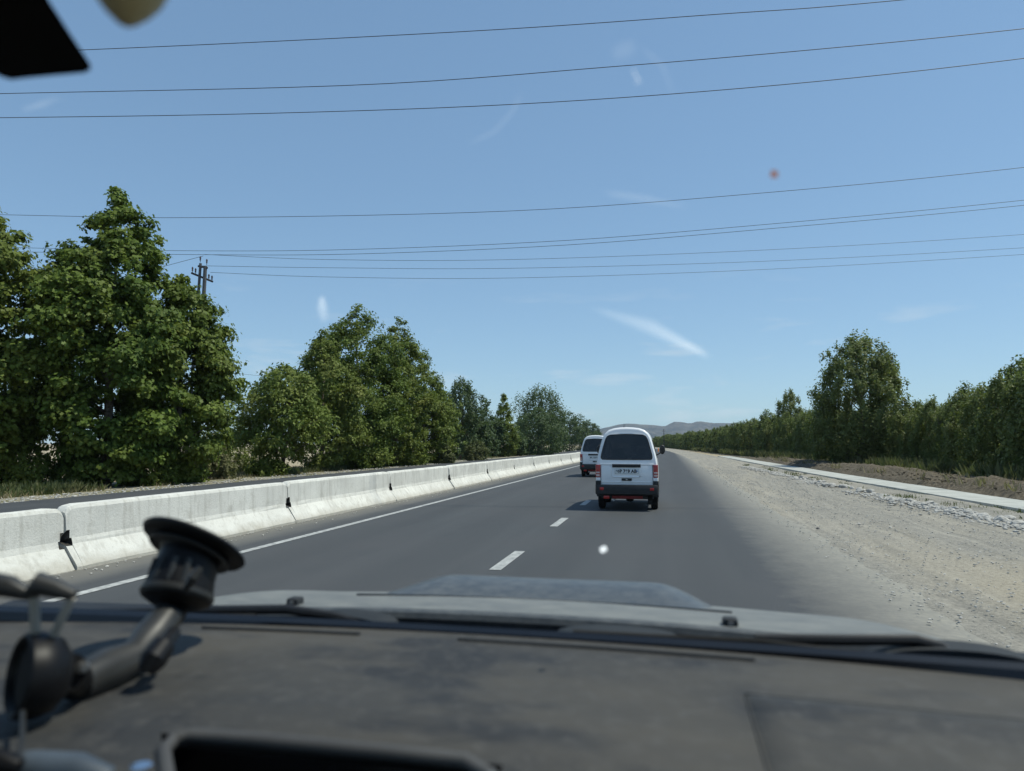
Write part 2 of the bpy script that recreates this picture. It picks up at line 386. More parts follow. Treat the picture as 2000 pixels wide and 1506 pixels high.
def vnoise(x, y, s=0):
    """small value noise for shapes"""
    def h(i, j):
        n = (i * 374761393 + j * 668265263 + s * 974711) & 0xffffffff
        n = ((n ^ (n >> 13)) * 1274126177) & 0xffffffff
        return ((n ^ (n >> 16)) & 0xffff) / 65535.0
    i, j = math.floor(x), math.floor(y); u, v = x - i, y - j
    u, v = u * u * (3 - 2 * u), v * v * (3 - 2 * v)
    return (h(i, j) * (1 - u) + h(i + 1, j) * u) * (1 - v) + (h(i, j + 1) * (1 - u) + h(i + 1, j + 1) * u) * v
def fbm(x, y, o=4, s=0):
    a, r, f = .5, 0, 1
    for k in range(o): r += a * (vnoise(x * f, y * f, s + k) - .5) * 2; a *= .5; f *= 2.03
    return r
def lerp_table(tab, x):
    if x <= tab[0][0]: return tab[0][1]
    for (a, b), (c, d) in zip(tab, tab[1:]):
        if x <= c: return b + (d - b) * (x - a) / (c - a)
    return tab[-1][1]

# ------------------------------------------------------------------ ground, road, shoulder
def spaced(a, b, first, grow):
    r = [a]; s = first
    while r[-1] < b: r.append(r[-1] + s); s *= grow
    r[-1] = b; return r
YS = spaced(-25, 900, 2.0, 1.04)
STRIP = [(-10, 9.0), (8, 8.35), (15.7, 7.75), (30, 7.1), (50, 6.5), (77, 5.95), (113, 5.0), (160, 3.6), (230, 0.2), (330, -8), (600, -55), (900, -110)]   # front edge of the concrete strip
HEDGE = [(-10, 14.6), (15, 13.9), (49, 13.1), (80, 12.2), (113, 10.3), (160, 7.6), (230, 3.6), (330, -5), (600, -50)]
def strip_x(y): return lerp_table(STRIP, y)

def build_ground():
    s = 5400
    xs = [-s, -1500, -400, -120, -60, -40, -30, -24, -18, -10, 0, 8, 11, 14, 20, 40, 120, 500, 1500, s]
    ys = [-s, -600, -100, -30] + spaced(-20, 300, 6, 1.03) + [600, 1200, 2500, s]
    def z(x, y):
        if abs(x) > 100 or y > 200 or y < -20: return -.16
        return -.16 + (.05 * fbm(x * .2, y * .2) if x < -19 or x > 12 else 0)
    structure(grid('ground', xs, ys, z, 'earth'))
    # carriageways with the barrier between them
    edges = [(-16.9, 'a'), (-7.3, 'b'), (2.75, 'c')]
    xs = [-16.9, -14, -11, -7.3, -4, -1, 1.2, 2.0, 2.75]
    road = structure(grid('road', xs, YS, lambda x, y: (x + bend(y), y, -.04 if x > 2.5 else (-.002 * max(0, x - 1))), 'asphalt', smooth=False))
    def on_road(name, x0, x1, y0, y1, mat='road_paint', n=1):
        ys = [y0 + (y1 - y0) * i / n for i in range(n + 1)]
        o = grid(name, [x0, x1], ys, lambda x, y: (x + bend(y), y, .005), mat, road, False); return o
    on_road('edge_line', -6.02, -5.88, -8, 420, n=120)
    # centre dashes
    g = [G(998, 1094), G(1099, 1020)]
    period = g[1].y - g[0].y; xl = -2.08
    y = g[0].y - 3 * period
    while y < 260:
        on_road('lane_dash', xl - .075, xl + .075, y - .78, y + .78); y += period
    # loose gravel shoulder, lumpy and rutted
    xs = [i / 20 for i in range(21)]
    ysh = spaced(1.0, 40, .16, 1.012) + spaced(42, 420, 2, 1.05)
    def sh(u, y):
        x0 = 2.0 + bend(y); x1 = strip_x(y) - .04
        x = x0 + (x1 - x0) * u
        z = -.045 + .075 * min(1, u * 3) + .05 * fbm(x * 1.1, y * .7, 4, 3) * min(1, u * 4) + .014 * fbm(x * 6, y * 6, 2, 9)
        if y < 60: z -= .03 * math.exp(-((x - 4.4 - .05 * y) / .25) ** 2) + .03 * math.exp(-((x - 3.2 - .04 * y) / .25) ** 2)
        z += .07 * math.exp(-((u - .93) / .07) ** 2)
        return (x, y, z if u < .99 else -.06)
    structure(grid('shoulder', xs, ysh, sh, 'shoulder'))
    # concrete strip of cast slabs
    path = structure(empty('footpath'))
    y = 4.0
    while y < 84:
        ln = 3.0 if y < 60 else 6.0; y2 = y + ln - .018
        a, b = strip_x(y), strip_x(y2)
        w = 1.35
        m = MB(); z1 = .105 + random.uniform(-.006, .006)
        vs = [(a, y, -.12), (a + w, y, -.12), (b + w, y2, -.12), (b, y2, -.12)]
        vs += [(a + .012, y, z1), (a + w - .012, y, z1), (b + w - .012, y2, z1), (b + .012, y2, z1)]
        m.add(vs, [(3, 2, 1, 0), (4, 5, 6, 7), (0, 1, 5, 4), (1, 2, 6, 5), (2, 3, 7, 6), (3, 0, 4, 7)])
        m.build('slab', 'concrete', path); y += ln
    # dug soil bank behind it
    xs = [i / 14 for i in range(15)]
    ysb = spaced(4, 45, .22, 1.010) + spaced(46, 86, 1.0, 1.03)
    def bank(u, y):
        x0 = strip_x(y) + 1.36; x = x0 + u * 2.7
        h = .42 * math.sin(min(1, u * 1.5) * math.pi * .62) * (.75 + .5 * vnoise(y * .25, 3))
        if y > 60: h *= max(0, 1 - (y - 60) / 24)
        return (x, y, -.05 + h * (1 if u > 0 else 0) + .26 * fbm(x * 2.6, y * 2.0, 4, 5) * min(1, u * 5) * (1 - max(0, u - .8) * 4))
    structure(grid('soil_bank', xs, ysb, bank, 'soil'))
    # far-side verge
    xs = [i / 10 for i in range(11)]
    def vg(u, y):
        x = -16.9 - u * 5.2
        return (x + bend(y), y, -.05 + .05 * fbm(x, y, 3, 2) - .06 * u + (-.03 if u == 0 else 0))
    structure(grid('verge', xs, spaced(-10, 420, .9, 1.012), vg, 'verge'))
build_ground()

# ------------------------------------------------------------------ concrete barrier, block by block
ORD = 'first second third fourth fifth sixth seventh eighth ninth tenth eleventh twelfth thirteenth fourteenth fifteenth sixteenth seventeenth eighteenth nineteenth twentieth'.split()
def ordinal(i):
    if i < 20: return ORD[i]
    t = 'twenty thirty forty fifty'.split()[(i + 1) // 10 - 2]; u = (i + 1) % 10
    return t + '-' + ORD[u - 1] if u else {'thirty': 'thirtieth', 'forty': 'fortieth', 'twenty': 'twentieth'}.get(t, t)
def barrier_mesh(seed):
    rnd = random.Random(seed); Lb = 5.30
    prof = [(.30, 0), (.30, .06), (.275, .10), (.125, .325), (.105, .40), (.095, .76), (.075, .80), (.05, .81)]
    half = [(x, z) for x, z in prof]
    half = half[:4] + [(.118, .355)] + half[4:5] + [(.1025, .50)] + half[5:]
    ring = half + [(-x, z) for x, z in reversed(half)]
    ys = [0, .03, .06, .086, .092, .2] + [.2 + (Lb - .4) * k / 12 for k in range(1, 12)] + [Lb - .2, Lb - .092, Lb - .086, Lb - .06, Lb - .03, Lb]
    vs, fs = [], []
    for j, y in enumerate(ys):
        e = min(y, Lb - y)
        for k, (x, z) in enumerate(ring):
            jx, jz, jy = 0, 0, 0
            if z > .75: jz -= max(0, .05 - e) * .9 + (max(0, .12 - e) * .35)          # broken top corners
            if z == .355 and e < .09: x *= .05                       # deep dark socket at the joint
            if z == .40 and e < .035: x *= .05
            if z == .325 and e < .09: jz -= .02
            if e < .035: x *= .96
            if j == 0: jy = .012 * rnd.random()
            if j == len(ys) - 1: jy = -.012 * rnd.random()
            x += .006 * (rnd.random() - .5); z2 = z + jz + (.006 * (rnd.random() - .5) if z > 0 else 0)
            vs.append((x, y + jy, z2))
    n = len(ring)
    for j in range(len(ys) - 1):
        for k in range(n):
            fs.append((j * n + k, (j + 1) * n + k, (j + 1) * n + (k + 1) % n, j * n + (k + 1) % n))
    fs += [tuple(range(n)), tuple((len(ys) - 1) * n + k for k in range(n - 1, -1, -1))]
    me = bpy.data.meshes.new('concrete_barrier'); me.from_pydata(vs, [], fs); me.materials.append(M['whitewash']); me.materials.append(M['shaded_raw_concrete'])
    for p in me.polygons:
        if len(p.vertices) == 4 and any(abs(vs[i][0]) < .03 and .3 < vs[i][2] < .45 for i in p.vertices): p.material_index = 1
    bm = bmesh.new(); bm.from_mesh(me); bmesh.ops.recalc_face_normals(bm, faces=bm.faces); bm.to_mesh(me); bm.free()
    return me
def build_barrier():
    mes = [barrier_mesh(s) for s in range(5)]
    y, i = 7.55 - 5.315, 0
    while y < 215:
        o = bpy.data.objects.new('concrete_barrier', mes[i % 5]); link(o)
        a, b = bend(y), bend(y + 5.3)
        o.location = (-7.36 + a + random.uniform(-.018, .018), y, -.004 - .03 * random.random() - (.03 if i == 0 else 0)); o.rotation_euler = (random.uniform(-.003, .003), random.uniform(-.012, .012), -math.atan2(b - a, 5.3) + random.uniform(-.004, .004))
        where = 'nearest the car, cut by the picture edge' if i == 0 else ordinal(i) + ' from the near end of the row'
        tag(o, 'white concrete median barrier block, ' + where, 'barrier', 'concrete median barrier blocks')
        y += 5.315; i += 1
build_barrier()

# ------------------------------------------------------------------ far hills
def build_hills():
    D = 3400.0
    sky_line = [(900, 862), (1080, 850), (1150, 841), (1175, 835), (1203, 828), (1227, 826), (1255, 828), (1280, 829), (1297, 831), (1308, 826), (1318, 821.5), (1334, 822.5),
                (1347, 826), (1365, 821.5), (1386, 822), (1400, 824), (1425, 825.5), (1450, 825), (1500, 835), (1600, 845), (1750, 856), (1900, 864)]
    xs = [(-1500 + i * 20) for i in range(200)]
    ys = [D - 900 + j * 40 for j in range(45)]
    def pxof(x, y):
        c = CAMROT.transposed() @ (Vector((x, y, 0)))
        return CX + FPX * c.x / -c.z
    def z(x, y):
        px = pxof(x, y); row = lerp_table(sky_line, px)
        r = ray(px, row); top = r.z / math.hypot(r.x, r.y) * math.hypot(x, y) * (1 + .05 * fbm(x * .02, 1, 4, 8))
        t = (y - (D - 900)) / 900.0
        env = max(0, t) ** 1.2 if t < 1 else max(0, 1 - (t - 1) * .9)
        g = abs(fbm(x * .012, y * .004, 4, 21)) * 1.7
        return -1 + top * env * (1 - .75 * g * (1 - env) - .12 * g * (t < .98)) + 6 * fbm(x * .02, y * .02, 3, 4) * env * (1 - env)
    structure(grid('hills', xs, ys, z, 'hill_rock', smooth=False))
build_hills()

# ------------------------------------------------------------------ trees
STAR = np.array([(0, 0), (.5, .13), (.24, .36), (.44, .74), (0, 1.0), (-.44, .74), (-.24, .36), (-.5, .13)])
STAR12 = np.array([(0, 0), (.30, -.04), (.52, .26), (.26, .34), (.46, .74), (.15, .6), (0, 1.0), (-.15, .6), (-.46, .74), (-.26, .34), (-.52, .26), (-.30, -.04)])
LOBE = np.array([(0, 0), (.5, .28), (.2, .5), (0, 1.0), (-.2, .5), (-.5, .28)])
OVAL = np.array([(0, 0), (.36, .45), (0, 1.0), (-.36, .45)])
BLADE = np.array([(-.5, 0), (.5, 0), (0, 1.0)])
def leaf_mesh(name, pos, nrm, size, tint, shape, mat, rng, droop=.5):
    n = len(pos)
    nrm = nrm / np.linalg.norm(nrm, axis=1, keepdims=True)
    d = rng.normal(size=(n, 3)); d[:, 2] -= droop
    d -= nrm * (d * nrm).sum(1, keepdims=True); d /= np.linalg.norm(d, axis=1, keepdims=True) + 1e-9
    s = np.cross(d, nrm); k = len(shape)
    sz = size[:, None, None]
    co = pos[:, None, :] + sz * (shape[None, :, 0:1] * s[:, None, :] + shape[None, :, 1:2] * d[:, None, :] - .22 * (shape[None, :, 1:2] ** 2) * nrm[:, None, :] + .18 * np.abs(shape[None, :, 0:1]) * nrm[:, None, :])
    me = bpy.data.meshes.new(name)
    me.vertices.add(n * k); me.vertices.foreach_set('co', co.reshape(-1).astype(np.float32))
    me.loops.add(n * k); me.loops.foreach_set('vertex_index', np.arange(n * k, dtype=np.int32))
    me.polygons.add(n); me.polygons.foreach_set('loop_start', np.arange(0, n * k, k, dtype=np.int32))
    try: me.polygons.foreach_set('loop_total', np.full(n, k, dtype=np.int32))
    except Exception: pass
    me.update(calc_edges=True)
    a = me.attributes.new('tint', 'FLOAT', 'FACE'); a.data.foreach_set('value', tint.astype(np.float32))
    me.materials.append(M[mat]); me.validate(); return me

PROFILES = {
    'plane': [(0, .45), (.08, .74), (.25, .95), (.45, 1.0), (.62, .88), (.78, .64), (.90, .38), (.96, .2), (1, .08)],
    'cone': [(0, .55), (.15, .95), (.3, 1.0), (.5, .85), (.7, .58), (.88, .28), (1, .05)],
    'round': [(0, .35), (.2, .85), (.45, 1.0), (.7, .88), (.88, .58), (1, .12)],
    'vase': [(0, .18), (.15, .32), (.35, .7), (.6, 1.0), (.8, .92), (.93, .6), (1, .15)],
    'poplar': [(0, .55), (.12, .85), (.35, 1.0), (.6, .95), (.8, .72), (.92, .42), (1, .10)],
    'bush': [(0, .75), (.3, 1.0), (.6, .9), (.85, .55), (1, .15)],
}
def crown_mesh(name, seed, H, Rr, base, prof, mat, n_leaf, lsize, shape, upright=False, clump=.17, ncl=None, gap=.0, lobes=.2):
    """leaves in many clumps hung through a crown of height H and radius Rr, from height base up; also returns the clump centres"""
    rng = np.random.default_rng(seed); tab = PROFILES[prof]
    ncl = ncl or int(110 + 12 * Rr * (H - base))
    ph = rng.uniform(0, 6.28, 4)
    ts = []
    while len(ts) < ncl:
        t = rng.uniform(0, 1)
        if rng.uniform() < lerp_table(tab, t) + .08: ts.append(t)
    ts = np.array(ts); ang = rng.uniform(0, 6.283, ncl)
    rad = np.array([lerp_table(tab, t) for t in ts]) * Rr
    rad *= 1 + lobes * np.sin(2 * ang + ph[0] + 5 * ts) + lobes * .7 * np.sin(5 * ang + ph[1] - 9 * ts) + lobes * .6 * np.sin(17 * ts + ph[2] + ang)
    u = rng.uniform(0, 1, ncl) ** .40
    cr_ = clump * Rr * rng.uniform(.55, 1.35, ncl) * (.55 + .6 * rad / (Rr + 1e-6))
    rr = np.maximum(rad - cr_ * .6, .02) * (.22 + .78 * u)
    out_ = rng.uniform(size=ncl) < .07                     # stray sprays that break the outline
    rr = np.where(out_, rad * (1.0 if upright else 1.08), rr); cr_ = np.where(out_, cr_ * .55, cr_)
    cen = np.stack([rr * np.cos(ang), rr * np.sin(ang), base + ts * (H - base) - cr_ * (.5 if upright else .35)], 1)
    cen[:, 2] = np.maximum(cen[:, 2], base * .6 + .05)
    w = cr_ ** 2; w /= w.sum()
    idx = rng.choice(ncl, n_leaf, p=w)
    d = rng.normal(size=(n_leaf, 3)); d /= np.linalg.norm(d, axis=1, keepdims=True)
    d[:, 2] = np.where(rng.uniform(size=n_leaf) < .45, np.abs(d[:, 2]), d[:, 2])
    q = rng.uniform(0, 1, n_leaf) ** .55
    st = np.array([.62, .62, 1.75]) if upright else np.array([1.12, 1.12, .72])
    # each clump breaks up into sprays
    spray = rng.normal(size=(ncl, 9, 3)); spray /= np.linalg.norm(spray, axis=2, keepdims=True)
    sp = spray[idx, rng.integers(0, 9, n_leaf)]
    dd = d * .45 + sp * .75
    pos = cen[idx] + dd * (q * cr_[idx])[:, None] * st
    pos += rng.normal(size=pos.shape) * lsize * .35
    pos[:, 2] = np.maximum(pos[:, 2], .04)
    out = pos.copy(); out[:, 2] = 0; out /= (np.linalg.norm(out, axis=1, keepdims=True) + .3)
    nrm = dd * .5 + out * .45 + np.array([0, 0, .55]) + rng.normal(size=pos.shape) * .45
    ctint = rng.uniform(0, 1, ncl)
    tint = np.clip(.5 * rng.uniform(0, 1, n_leaf) + .5 * ctint[idx], 0, 1)
    size = lsize * rng.uniform(.6, 1.25, n_leaf)
    return leaf_mesh(name, pos, nrm, size, tint, shape, mat, rng), cen
def trunk_mesh(seed, H, base, cen, r0, mat, n_limb=26, stems=1, upright=False):
    rnd = random.Random(seed); m = MB()
    top = H * .86
    stemsl = []
    for s in range(stems):
        a = rnd.uniform(0, 6.28); o = .0 if stems == 1 else r0 * 2.2
        lean = 0 if stems == 1 else rnd.uniform(.05, .14)
        pts = []
        for k in range(7):
            t = k / 6
            pts.append(Vector((math.cos(a) * (o + lean * H * t) + .03 * H * fbm(t * 3, s, 2, seed), math.sin(a) * (o + lean * H * t) + .03 * H * fbm(t * 3, s + 9, 2, seed), -.15 + t * (top + .15))))
        rads = [r0 * (1.25 if k == 0 else 1 - .86 * k / 6) / (1 if stems == 1 else 1.35) for k in range(7)]
        m.tube(pts, rads, 8); stemsl.append(pts)
    ids = rnd.sample(range(len(cen)), min(n_limb, len(cen)))
    for i in ids:
        c = Vector(cen[i]); pts = stemsl[rnd.randrange(stems)]
        zf = max(.12 * H, c.z - (.9 if upright else .45) * math.hypot(c.x, c.y) - .2)
        k = min(5, max(0, int((zf + .15) / (top + .15) * 6))); a, b = pts[k], pts[k + 1]
        t = min(1, max(0, (zf - a.z) / max(1e-3, b.z - a.z))); p = a.lerp(b, t)
        mid = p.lerp(c, .5) + Vector((0, 0, .06 * (c - p).length))
        r = r0 * .34 * (1 - .6 * zf / H)
        m.tube([p, mid, c], [r, r * .65, r * .2], 5, cap=False)
    me = bpy.data.meshes.new('trunk'); me.from_pydata([tuple(v) for v in m.v], [], m.f); me.materials.append(M[mat])
    me.polygons.foreach_set('use_smooth', [True] * len(me.polygons)); return me
def tree(name, label, cat, px, d, top, hw, prof, mat, n, lsize, shape, seed, group=None, base=.10, upright=False, stems=1, bark='bark', r0=None, rz=0, xy=None, **kw):
    if xy: x, y, H = xy
    else: x, y, H = column(px, top, d)
    Rr = hw * d / FPX
    o = empty(name, (x, y, -.14), rz, label, cat, group)
    me, cen = crown_mesh('crown', seed, H + .14, Rr, base * H, prof, mat, n, lsize, shape, upright, **kw)
    tm = trunk_mesh(seed, H, base * H, cen, r0 or max(.05, .018 * H), bark, stems=stems, upright=upright)
    link(bpy.data.objects.new('trunk', tm), o); link(bpy.data.objects.new('crown', me), o)
    return o

def build_trees():
    T = tree; gl = 'trees along the far side of the road'
    T('plane_tree', 'tall dense plane tree at the far left edge, its side cut off', 'tree', -48, 26, 390, 158, 'plane', 'plane_leaf', 60000, .145, STAR, 1, gl, .03, clump=.20, ncl=300)
    T('plane_tree', 'tallest plane tree, dark green with pointed crown, in front of the utility pole', 'tree', 208, 27.5, 364, 150, 'plane', 'plane_leaf', 76000, .145, STAR, 2, gl, .04, lobes=.12, clump=.19, ncl=340)
    T('plane_tree', 'lower plane tree leaning on the tallest one, its top just below the utility pole', 'tree', 350, 29.5, 538, 114, 'round', 'plane_leaf', 50000, .145, STAR, 3, gl, .03, clump=.22, ncl=190)
    T('plane_tree', 'small low yellow-green plane tree with thin bare trunks over the tan field', 'tree', 545, 37, 708, 92, 'round', 'olive_leaf', 19000, .16, LOBE, 4, gl, .18, stems=3, clump=.2)
    T('plane_tree', 'yellow-green plane tree leaning against the tall dark green pair behind it', 'tree', 628, 42, 645, 74, 'plane', 'olive_leaf', 27000, .16, LOBE, 5, gl, .06, clump=.21, ncl=200)
    T('plane_tree', 'tall broad dark green plane tree in the middle of the left-hand clump', 'tree', 698, 47, 594, 112, 'plane', 'plane_leaf', 56000, .16, LOBE, 6, gl, .03, lobes=.08, clump=.19, ncl=320)
    T('plane_tree', 'slender pointed dark plane tree just right of the tallest in its clump', 'tree', 774, 51, 618, 78, 'plane', 'plane_leaf', 36000, .165, LOBE, 7, gl, .03, lobes=.10, clump=.20, ncl=230)
    T('plane_tree', 'pointed dark plane tree near the right end of the left-hand clump', 'tree', 828, 57, 680, 64, 'cone', 'plane_leaf', 22000, .17, LOBE, 8, gl, .05, lobes=.12)
    T('plane_tree', 'light green low tree closing the right end of the left-hand clump', 'tree', 852, 60, 745, 46, 'round', 'plane_leaf', 14000, .17, LOBE, 9, gl, .04)
    T('poplar_tree', 'grey-green ragged poplar standing just right of the plane trees', 'tree', 900, 70, 740, 42, 'vase', 'grey_leaf', 9000, .20, OVAL, 10, gl, .04, upright=True, clump=.22)
    T('poplar_tree', 'lower grey-green poplar with loose open top left of the narrow conical tree', 'tree', 938, 76, 772, 36, 'round', 'grey_leaf', 8000, .20, OVAL, 11, gl, .03, upright=True, clump=.22)
    T('conical_tree', 'narrow conical dark green tree beside the white roadside post', 'tree', 984, 86, 766, 31, 'cone', 'plane_leaf', 10000, .21, LOBE, 12, gl, .04, lobes=.08)
    T('poplar_tree', 'tall grey poplar with spreading top behind the round dark bush', 'tree', 1054, 112, 752, 50, 'vase', 'grey_leaf', 9000, .26, OVAL, 13, gl, .1, upright=True, clump=.2)
    T('round_bush', 'round dark bushy tree in front of the spreading grey poplar', 'tree', 1050, 97, 793, 50, 'bush', 'grey_leaf', 11000, .22, LOBE, 14, gl, .02)
    for i, (px, d, top, hw) in enumerate([(1090, 125, 795, 26), (1112, 140, 802, 24), (1133, 158, 806, 22), (1150, 185, 818, 18), (1164, 225, 829, 14), (1020, 105, 812, 22), (920, 74, 806, 34), (962, 84, 812, 26), (872, 64, 782, 26), (1076, 116, 800, 26), (1008, 92, 838, 22)]):
        T('distant_tree', ['grey-green tree first behind the round dark bush towards the vans', 'grey-green tree second behind the round dark bush towards the vans',
            'small tree above the roof of the farther van', 'small far tree between the two van roofs', 'smallest far tree where the left tree row meets the hills',
            'low tree between the conical tree and the round dark bush', 'low dark tree filling the gap under the ragged poplars', 'low dark tree just left of the narrow conical tree',
            'dark tree joining the plane clump to the ragged poplars', 'dark tree touching the right side of the round dark bush', 'lowest shrubby tree at the right foot of the conical tree'][i], 'tree', px, d, top, hw, 'round', 'grey_leaf', 5500, .26, OVAL, 20 + i, gl, .02)
    # background growth that closes the gaps between the trunks
    for i, (px, d, top, hw, mt) in enumerate([(445, 40, 795, 60, 'olive_leaf'), (412, 33, 850, 50, 'weed_leaf'), (478, 52, 815, 60, 'olive_leaf'), (930, 66, 860, 26, 'weed_leaf'), (870, 56, 868, 20, 'weed_leaf'), (525, 36, 893, 34, 'plane_leaf'), (40, 26.5, 860, 70, 'plane_leaf'), (165, 27.5, 868, 62, 'plane_leaf'), (300, 28.5, 862, 66, 'plane_leaf'), (700, 46, 868, 60, 'plane_leaf'), (790, 52, 868, 48, 'plane_leaf')]):
        T('wild_shrub', ['tall olive shrub right of the low leaning plane tree', 'feathery grey-green shrub at the foot of the lower plane tree', 'far olive shrub behind the small yellow-green tree',
            'grey-green shrub below the ragged poplars', 'low weedy shrub at the right end of the plane clump', 'dark low shrub at the foot of the small yellow-green tree', 'dark undergrowth at the foot of the far left plane tree', 'dark undergrowth at the foot of the tallest plane tree',
            'dark undergrowth between the tallest and the lower plane tree', 'dark undergrowth below the broad plane tree of the clump', 'dark undergrowth below the slender pointed plane tree'][i], 'shrub', px, d, top, hw, 'bush', mt, 6000, .13, OVAL, 40 + i, 'wild shrubs on the far verge', .02, upright=True)
    # right-hand side: two single trees above a long poplar hedge
    gr = 'trees on the dry side to the right'
    T('poplar_tree', 'largest tree right of the road, broad rounded dark poplar above the hedge', 'tree', 1683, 45, 650, 104, 'poplar', 'poplar_leaf', 52000, .16, OVAL, 60, gr, .03, upright=True, clump=.15, lobes=.09, ncl=420)
    T('poplar_tree', 'slender poplar standing above the hedge, left of the largest poplar', 'tree', 1545, 78, 760, 34, 'poplar', 'poplar_leaf', 15000, .17, OVAL, 61, gr, .05, upright=True, clump=.2, lobes=.08)
    T('poplar_tree', 'short dark poplar in the hedge, left of the slender one', 'tree', 1503, 86, 800, 34, 'poplar', 'poplar_leaf', 12000, .18, OVAL, 62, gr, .05, upright=True, clump=.2, lobes=.08)
    T('poplar_tree', 'tall poplar at the far right edge above the hedge', 'tree', 2010, 33, 690, 80, 'poplar', 'poplar_leaf', 20000, .14, OVAL, 63, gr, .03, upright=True, clump=.15, lobes=.12)
    skyl = [(1200, 862), (1285, 856), (1300, 853), (1330, 848), (1370, 842), (1400, 838), (1440, 828), (1470, 820), (1500, 812), (1560, 805), (1620, 800), (1775, 785), (1800, 782), (1840, 776), (1880, 760), (1930, 725), (1965, 708), (2000, 700), (2300, 690)]
    var = []
    for k in range(6):
        me, cen = crown_mesh('crown', 80 + k, 1.0 * 4.4, 1.25, .12, 'poplar', 'poplar_leaf', 10500, .115, OVAL, True, clump=.22, lobes=.14)
        var.append((me, trunk_mesh(80 + k, 4.2, .1, cen, .055, 'bark', 20, 2, True)))
    rnd = random.Random(5); y = 12.0; i = 0
    cm = CAMROT.transposed()
    while y < 420:
        for row in (0, 1):
            x = lerp_table(HEDGE, y) + row * 2.1 + rnd.uniform(-.5, .5); yy = y + rnd.uniform(-.5, .5) + row * .8
            c = cm @ Vector((x, yy, 0)); px = CX + FPX * c.x / -c.z
            if px > 2350: continue
            top = lerp_table(skyl, px) + (rnd.uniform(-10, 16) * min(1.5, (px - 1280) / 400) if px > 1560 else rnd.uniform(-5, 11))
            r = ray(px, top); H = EYE + r.z / math.hypot(r.x, r.y) * math.hypot(x, yy)
            H = max(1.9, H)
            me, tm = var[i % 6]; i += 1
            sy = (H + .15) / 4.4; sw = min(max(.85, sy * .95), 1.25) * (1 if y < 90 else min(1.7, 1 + (y - 90) / 200)) * rnd.uniform(.85, 1.15)
            o = empty('hedge_poplar', (x, yy, -.15), rnd.uniform(0, 6.28), ('young poplar of the dense hedge between the largest poplar and the right edge' if px > 1775 else 'young poplar of the dense hedge at the foot of the largest poplar' if px > 1580 else 'young poplar of the dense hedge around the slender poplar' if px > 1445 else 'small far poplar of the low hedge stretch that runs up to the hills'), 'tree', 'poplars of the hedge ' + ('nearest the camera' if px > 1775 else 'by the largest poplar' if px > 1580 else 'by the slender poplar' if px > 1445 else 'far ahead'))
            o.scale = (sw, sw, sy)
            link(bpy.data.objects.new('trunk', tm), o); link(bpy.data.objects.new('crown', me), o)
        y += 1.7 if y < 70 else (2.4 if y < 140 else 4.5)
build_trees()

# ------------------------------------------------------------------ grass, weeds, gravel and stones
def tufts(name, spots, mat, seed, h, per, label=None):
    rng = np.random.default_rng(seed); n = len(spots) * per
    c = np.repeat(np.array(spots), per, 0); hs = h * rng.uniform(.4, 1.2, n)
    pos = c + np.stack([rng.normal(size=n) * .10, rng.normal(size=n) * .10, np.zeros(n)], 1)
    lean = rng.normal(size=(n, 3)) * .35; lean[:, 2] = 1; lean /= np.linalg.norm(lean, axis=1, keepdims=True)
    s = np.cross(lean, rng.normal(size=(n, 3))); s /= np.linalg.norm(s, axis=1, keepdims=True)
    wd = rng.uniform(.006, .016, n)[:, None] * (1 + h)
    co = np.stack([pos - s * wd, pos + s * wd, pos + lean * hs[:, None] * .6 + s * wd * .7, pos + lean * hs[:, None] + rng.normal(size=(n, 3)) * .12 * hs[:, None]], 1)
    me = bpy.data.meshes.new(name); me.vertices.add(n * 4); me.vertices.foreach_set('co', co.reshape(-1).astype(np.float32))
    f = np.arange(n * 4, dtype=np.int32); me.loops.add(n * 4); me.loops.foreach_set('vertex_index', f)
    me.polygons.add(n); me.polygons.foreach_set('loop_start', np.arange(0, n * 4, 4, dtype=np.int32))
    try: me.polygons.foreach_set('loop_total', np.full(n, 4, dtype=np.int32))
    except Exception: pass
    me.update(calc_edges=True)
    a = me.attributes.new('tint', 'FLOAT', 'FACE'); a.data.foreach_set('value', rng.uniform(0, 1, n).astype(np.float32))
    me.materials.append(M[mat]); me.validate()
    o = link(bpy.data.objects.new(name, me)); stuff(o)
    if label: o['label'] = label
    return o
def rocks(name, spots, sizes, mat, seed, label):
    rng = np.random.default_rng(seed); bm = bmesh.new(); bmesh.ops.create_icosphere(bm, subdivisions=1, radius=1)
    v = np.array([x.co for x in bm.verts]); f = np.array([[q.index for q in p.verts] for p in bm.faces]); bm.free()
    n = len(spots); k = len(v)
    sc = np.stack([rng.uniform(.7, 1.5, n), rng.uniform(.7, 1.4, n), rng.uniform(.35, .8, n)], 1) * np.array(sizes)[:, None]
    a = rng.uniform(0, 6.28, n); ca, sa = np.cos(a), np.sin(a)
    vv = v[None] * sc[:, None, :] * rng.uniform(.75, 1.2, (n, k, 1))
    x = vv[:, :, 0] * ca[:, None] - vv[:, :, 1] * sa[:, None]; yv = vv[:, :, 0] * sa[:, None] + vv[:, :, 1] * ca[:, None]
    co = np.stack([x, yv, vv[:, :, 2]], 2) + np.array(spots)[:, None, :]
    me = bpy.data.meshes.new(name); me.from_pydata(co.reshape(-1, 3).tolist(), [], (f[None] + (np.arange(n) * k)[:, None, None]).reshape(-1, 3).tolist())
    me.materials.append(M[mat]); o = link(bpy.data.objects.new(name, me)); stuff(o); o['label'] = label; return o
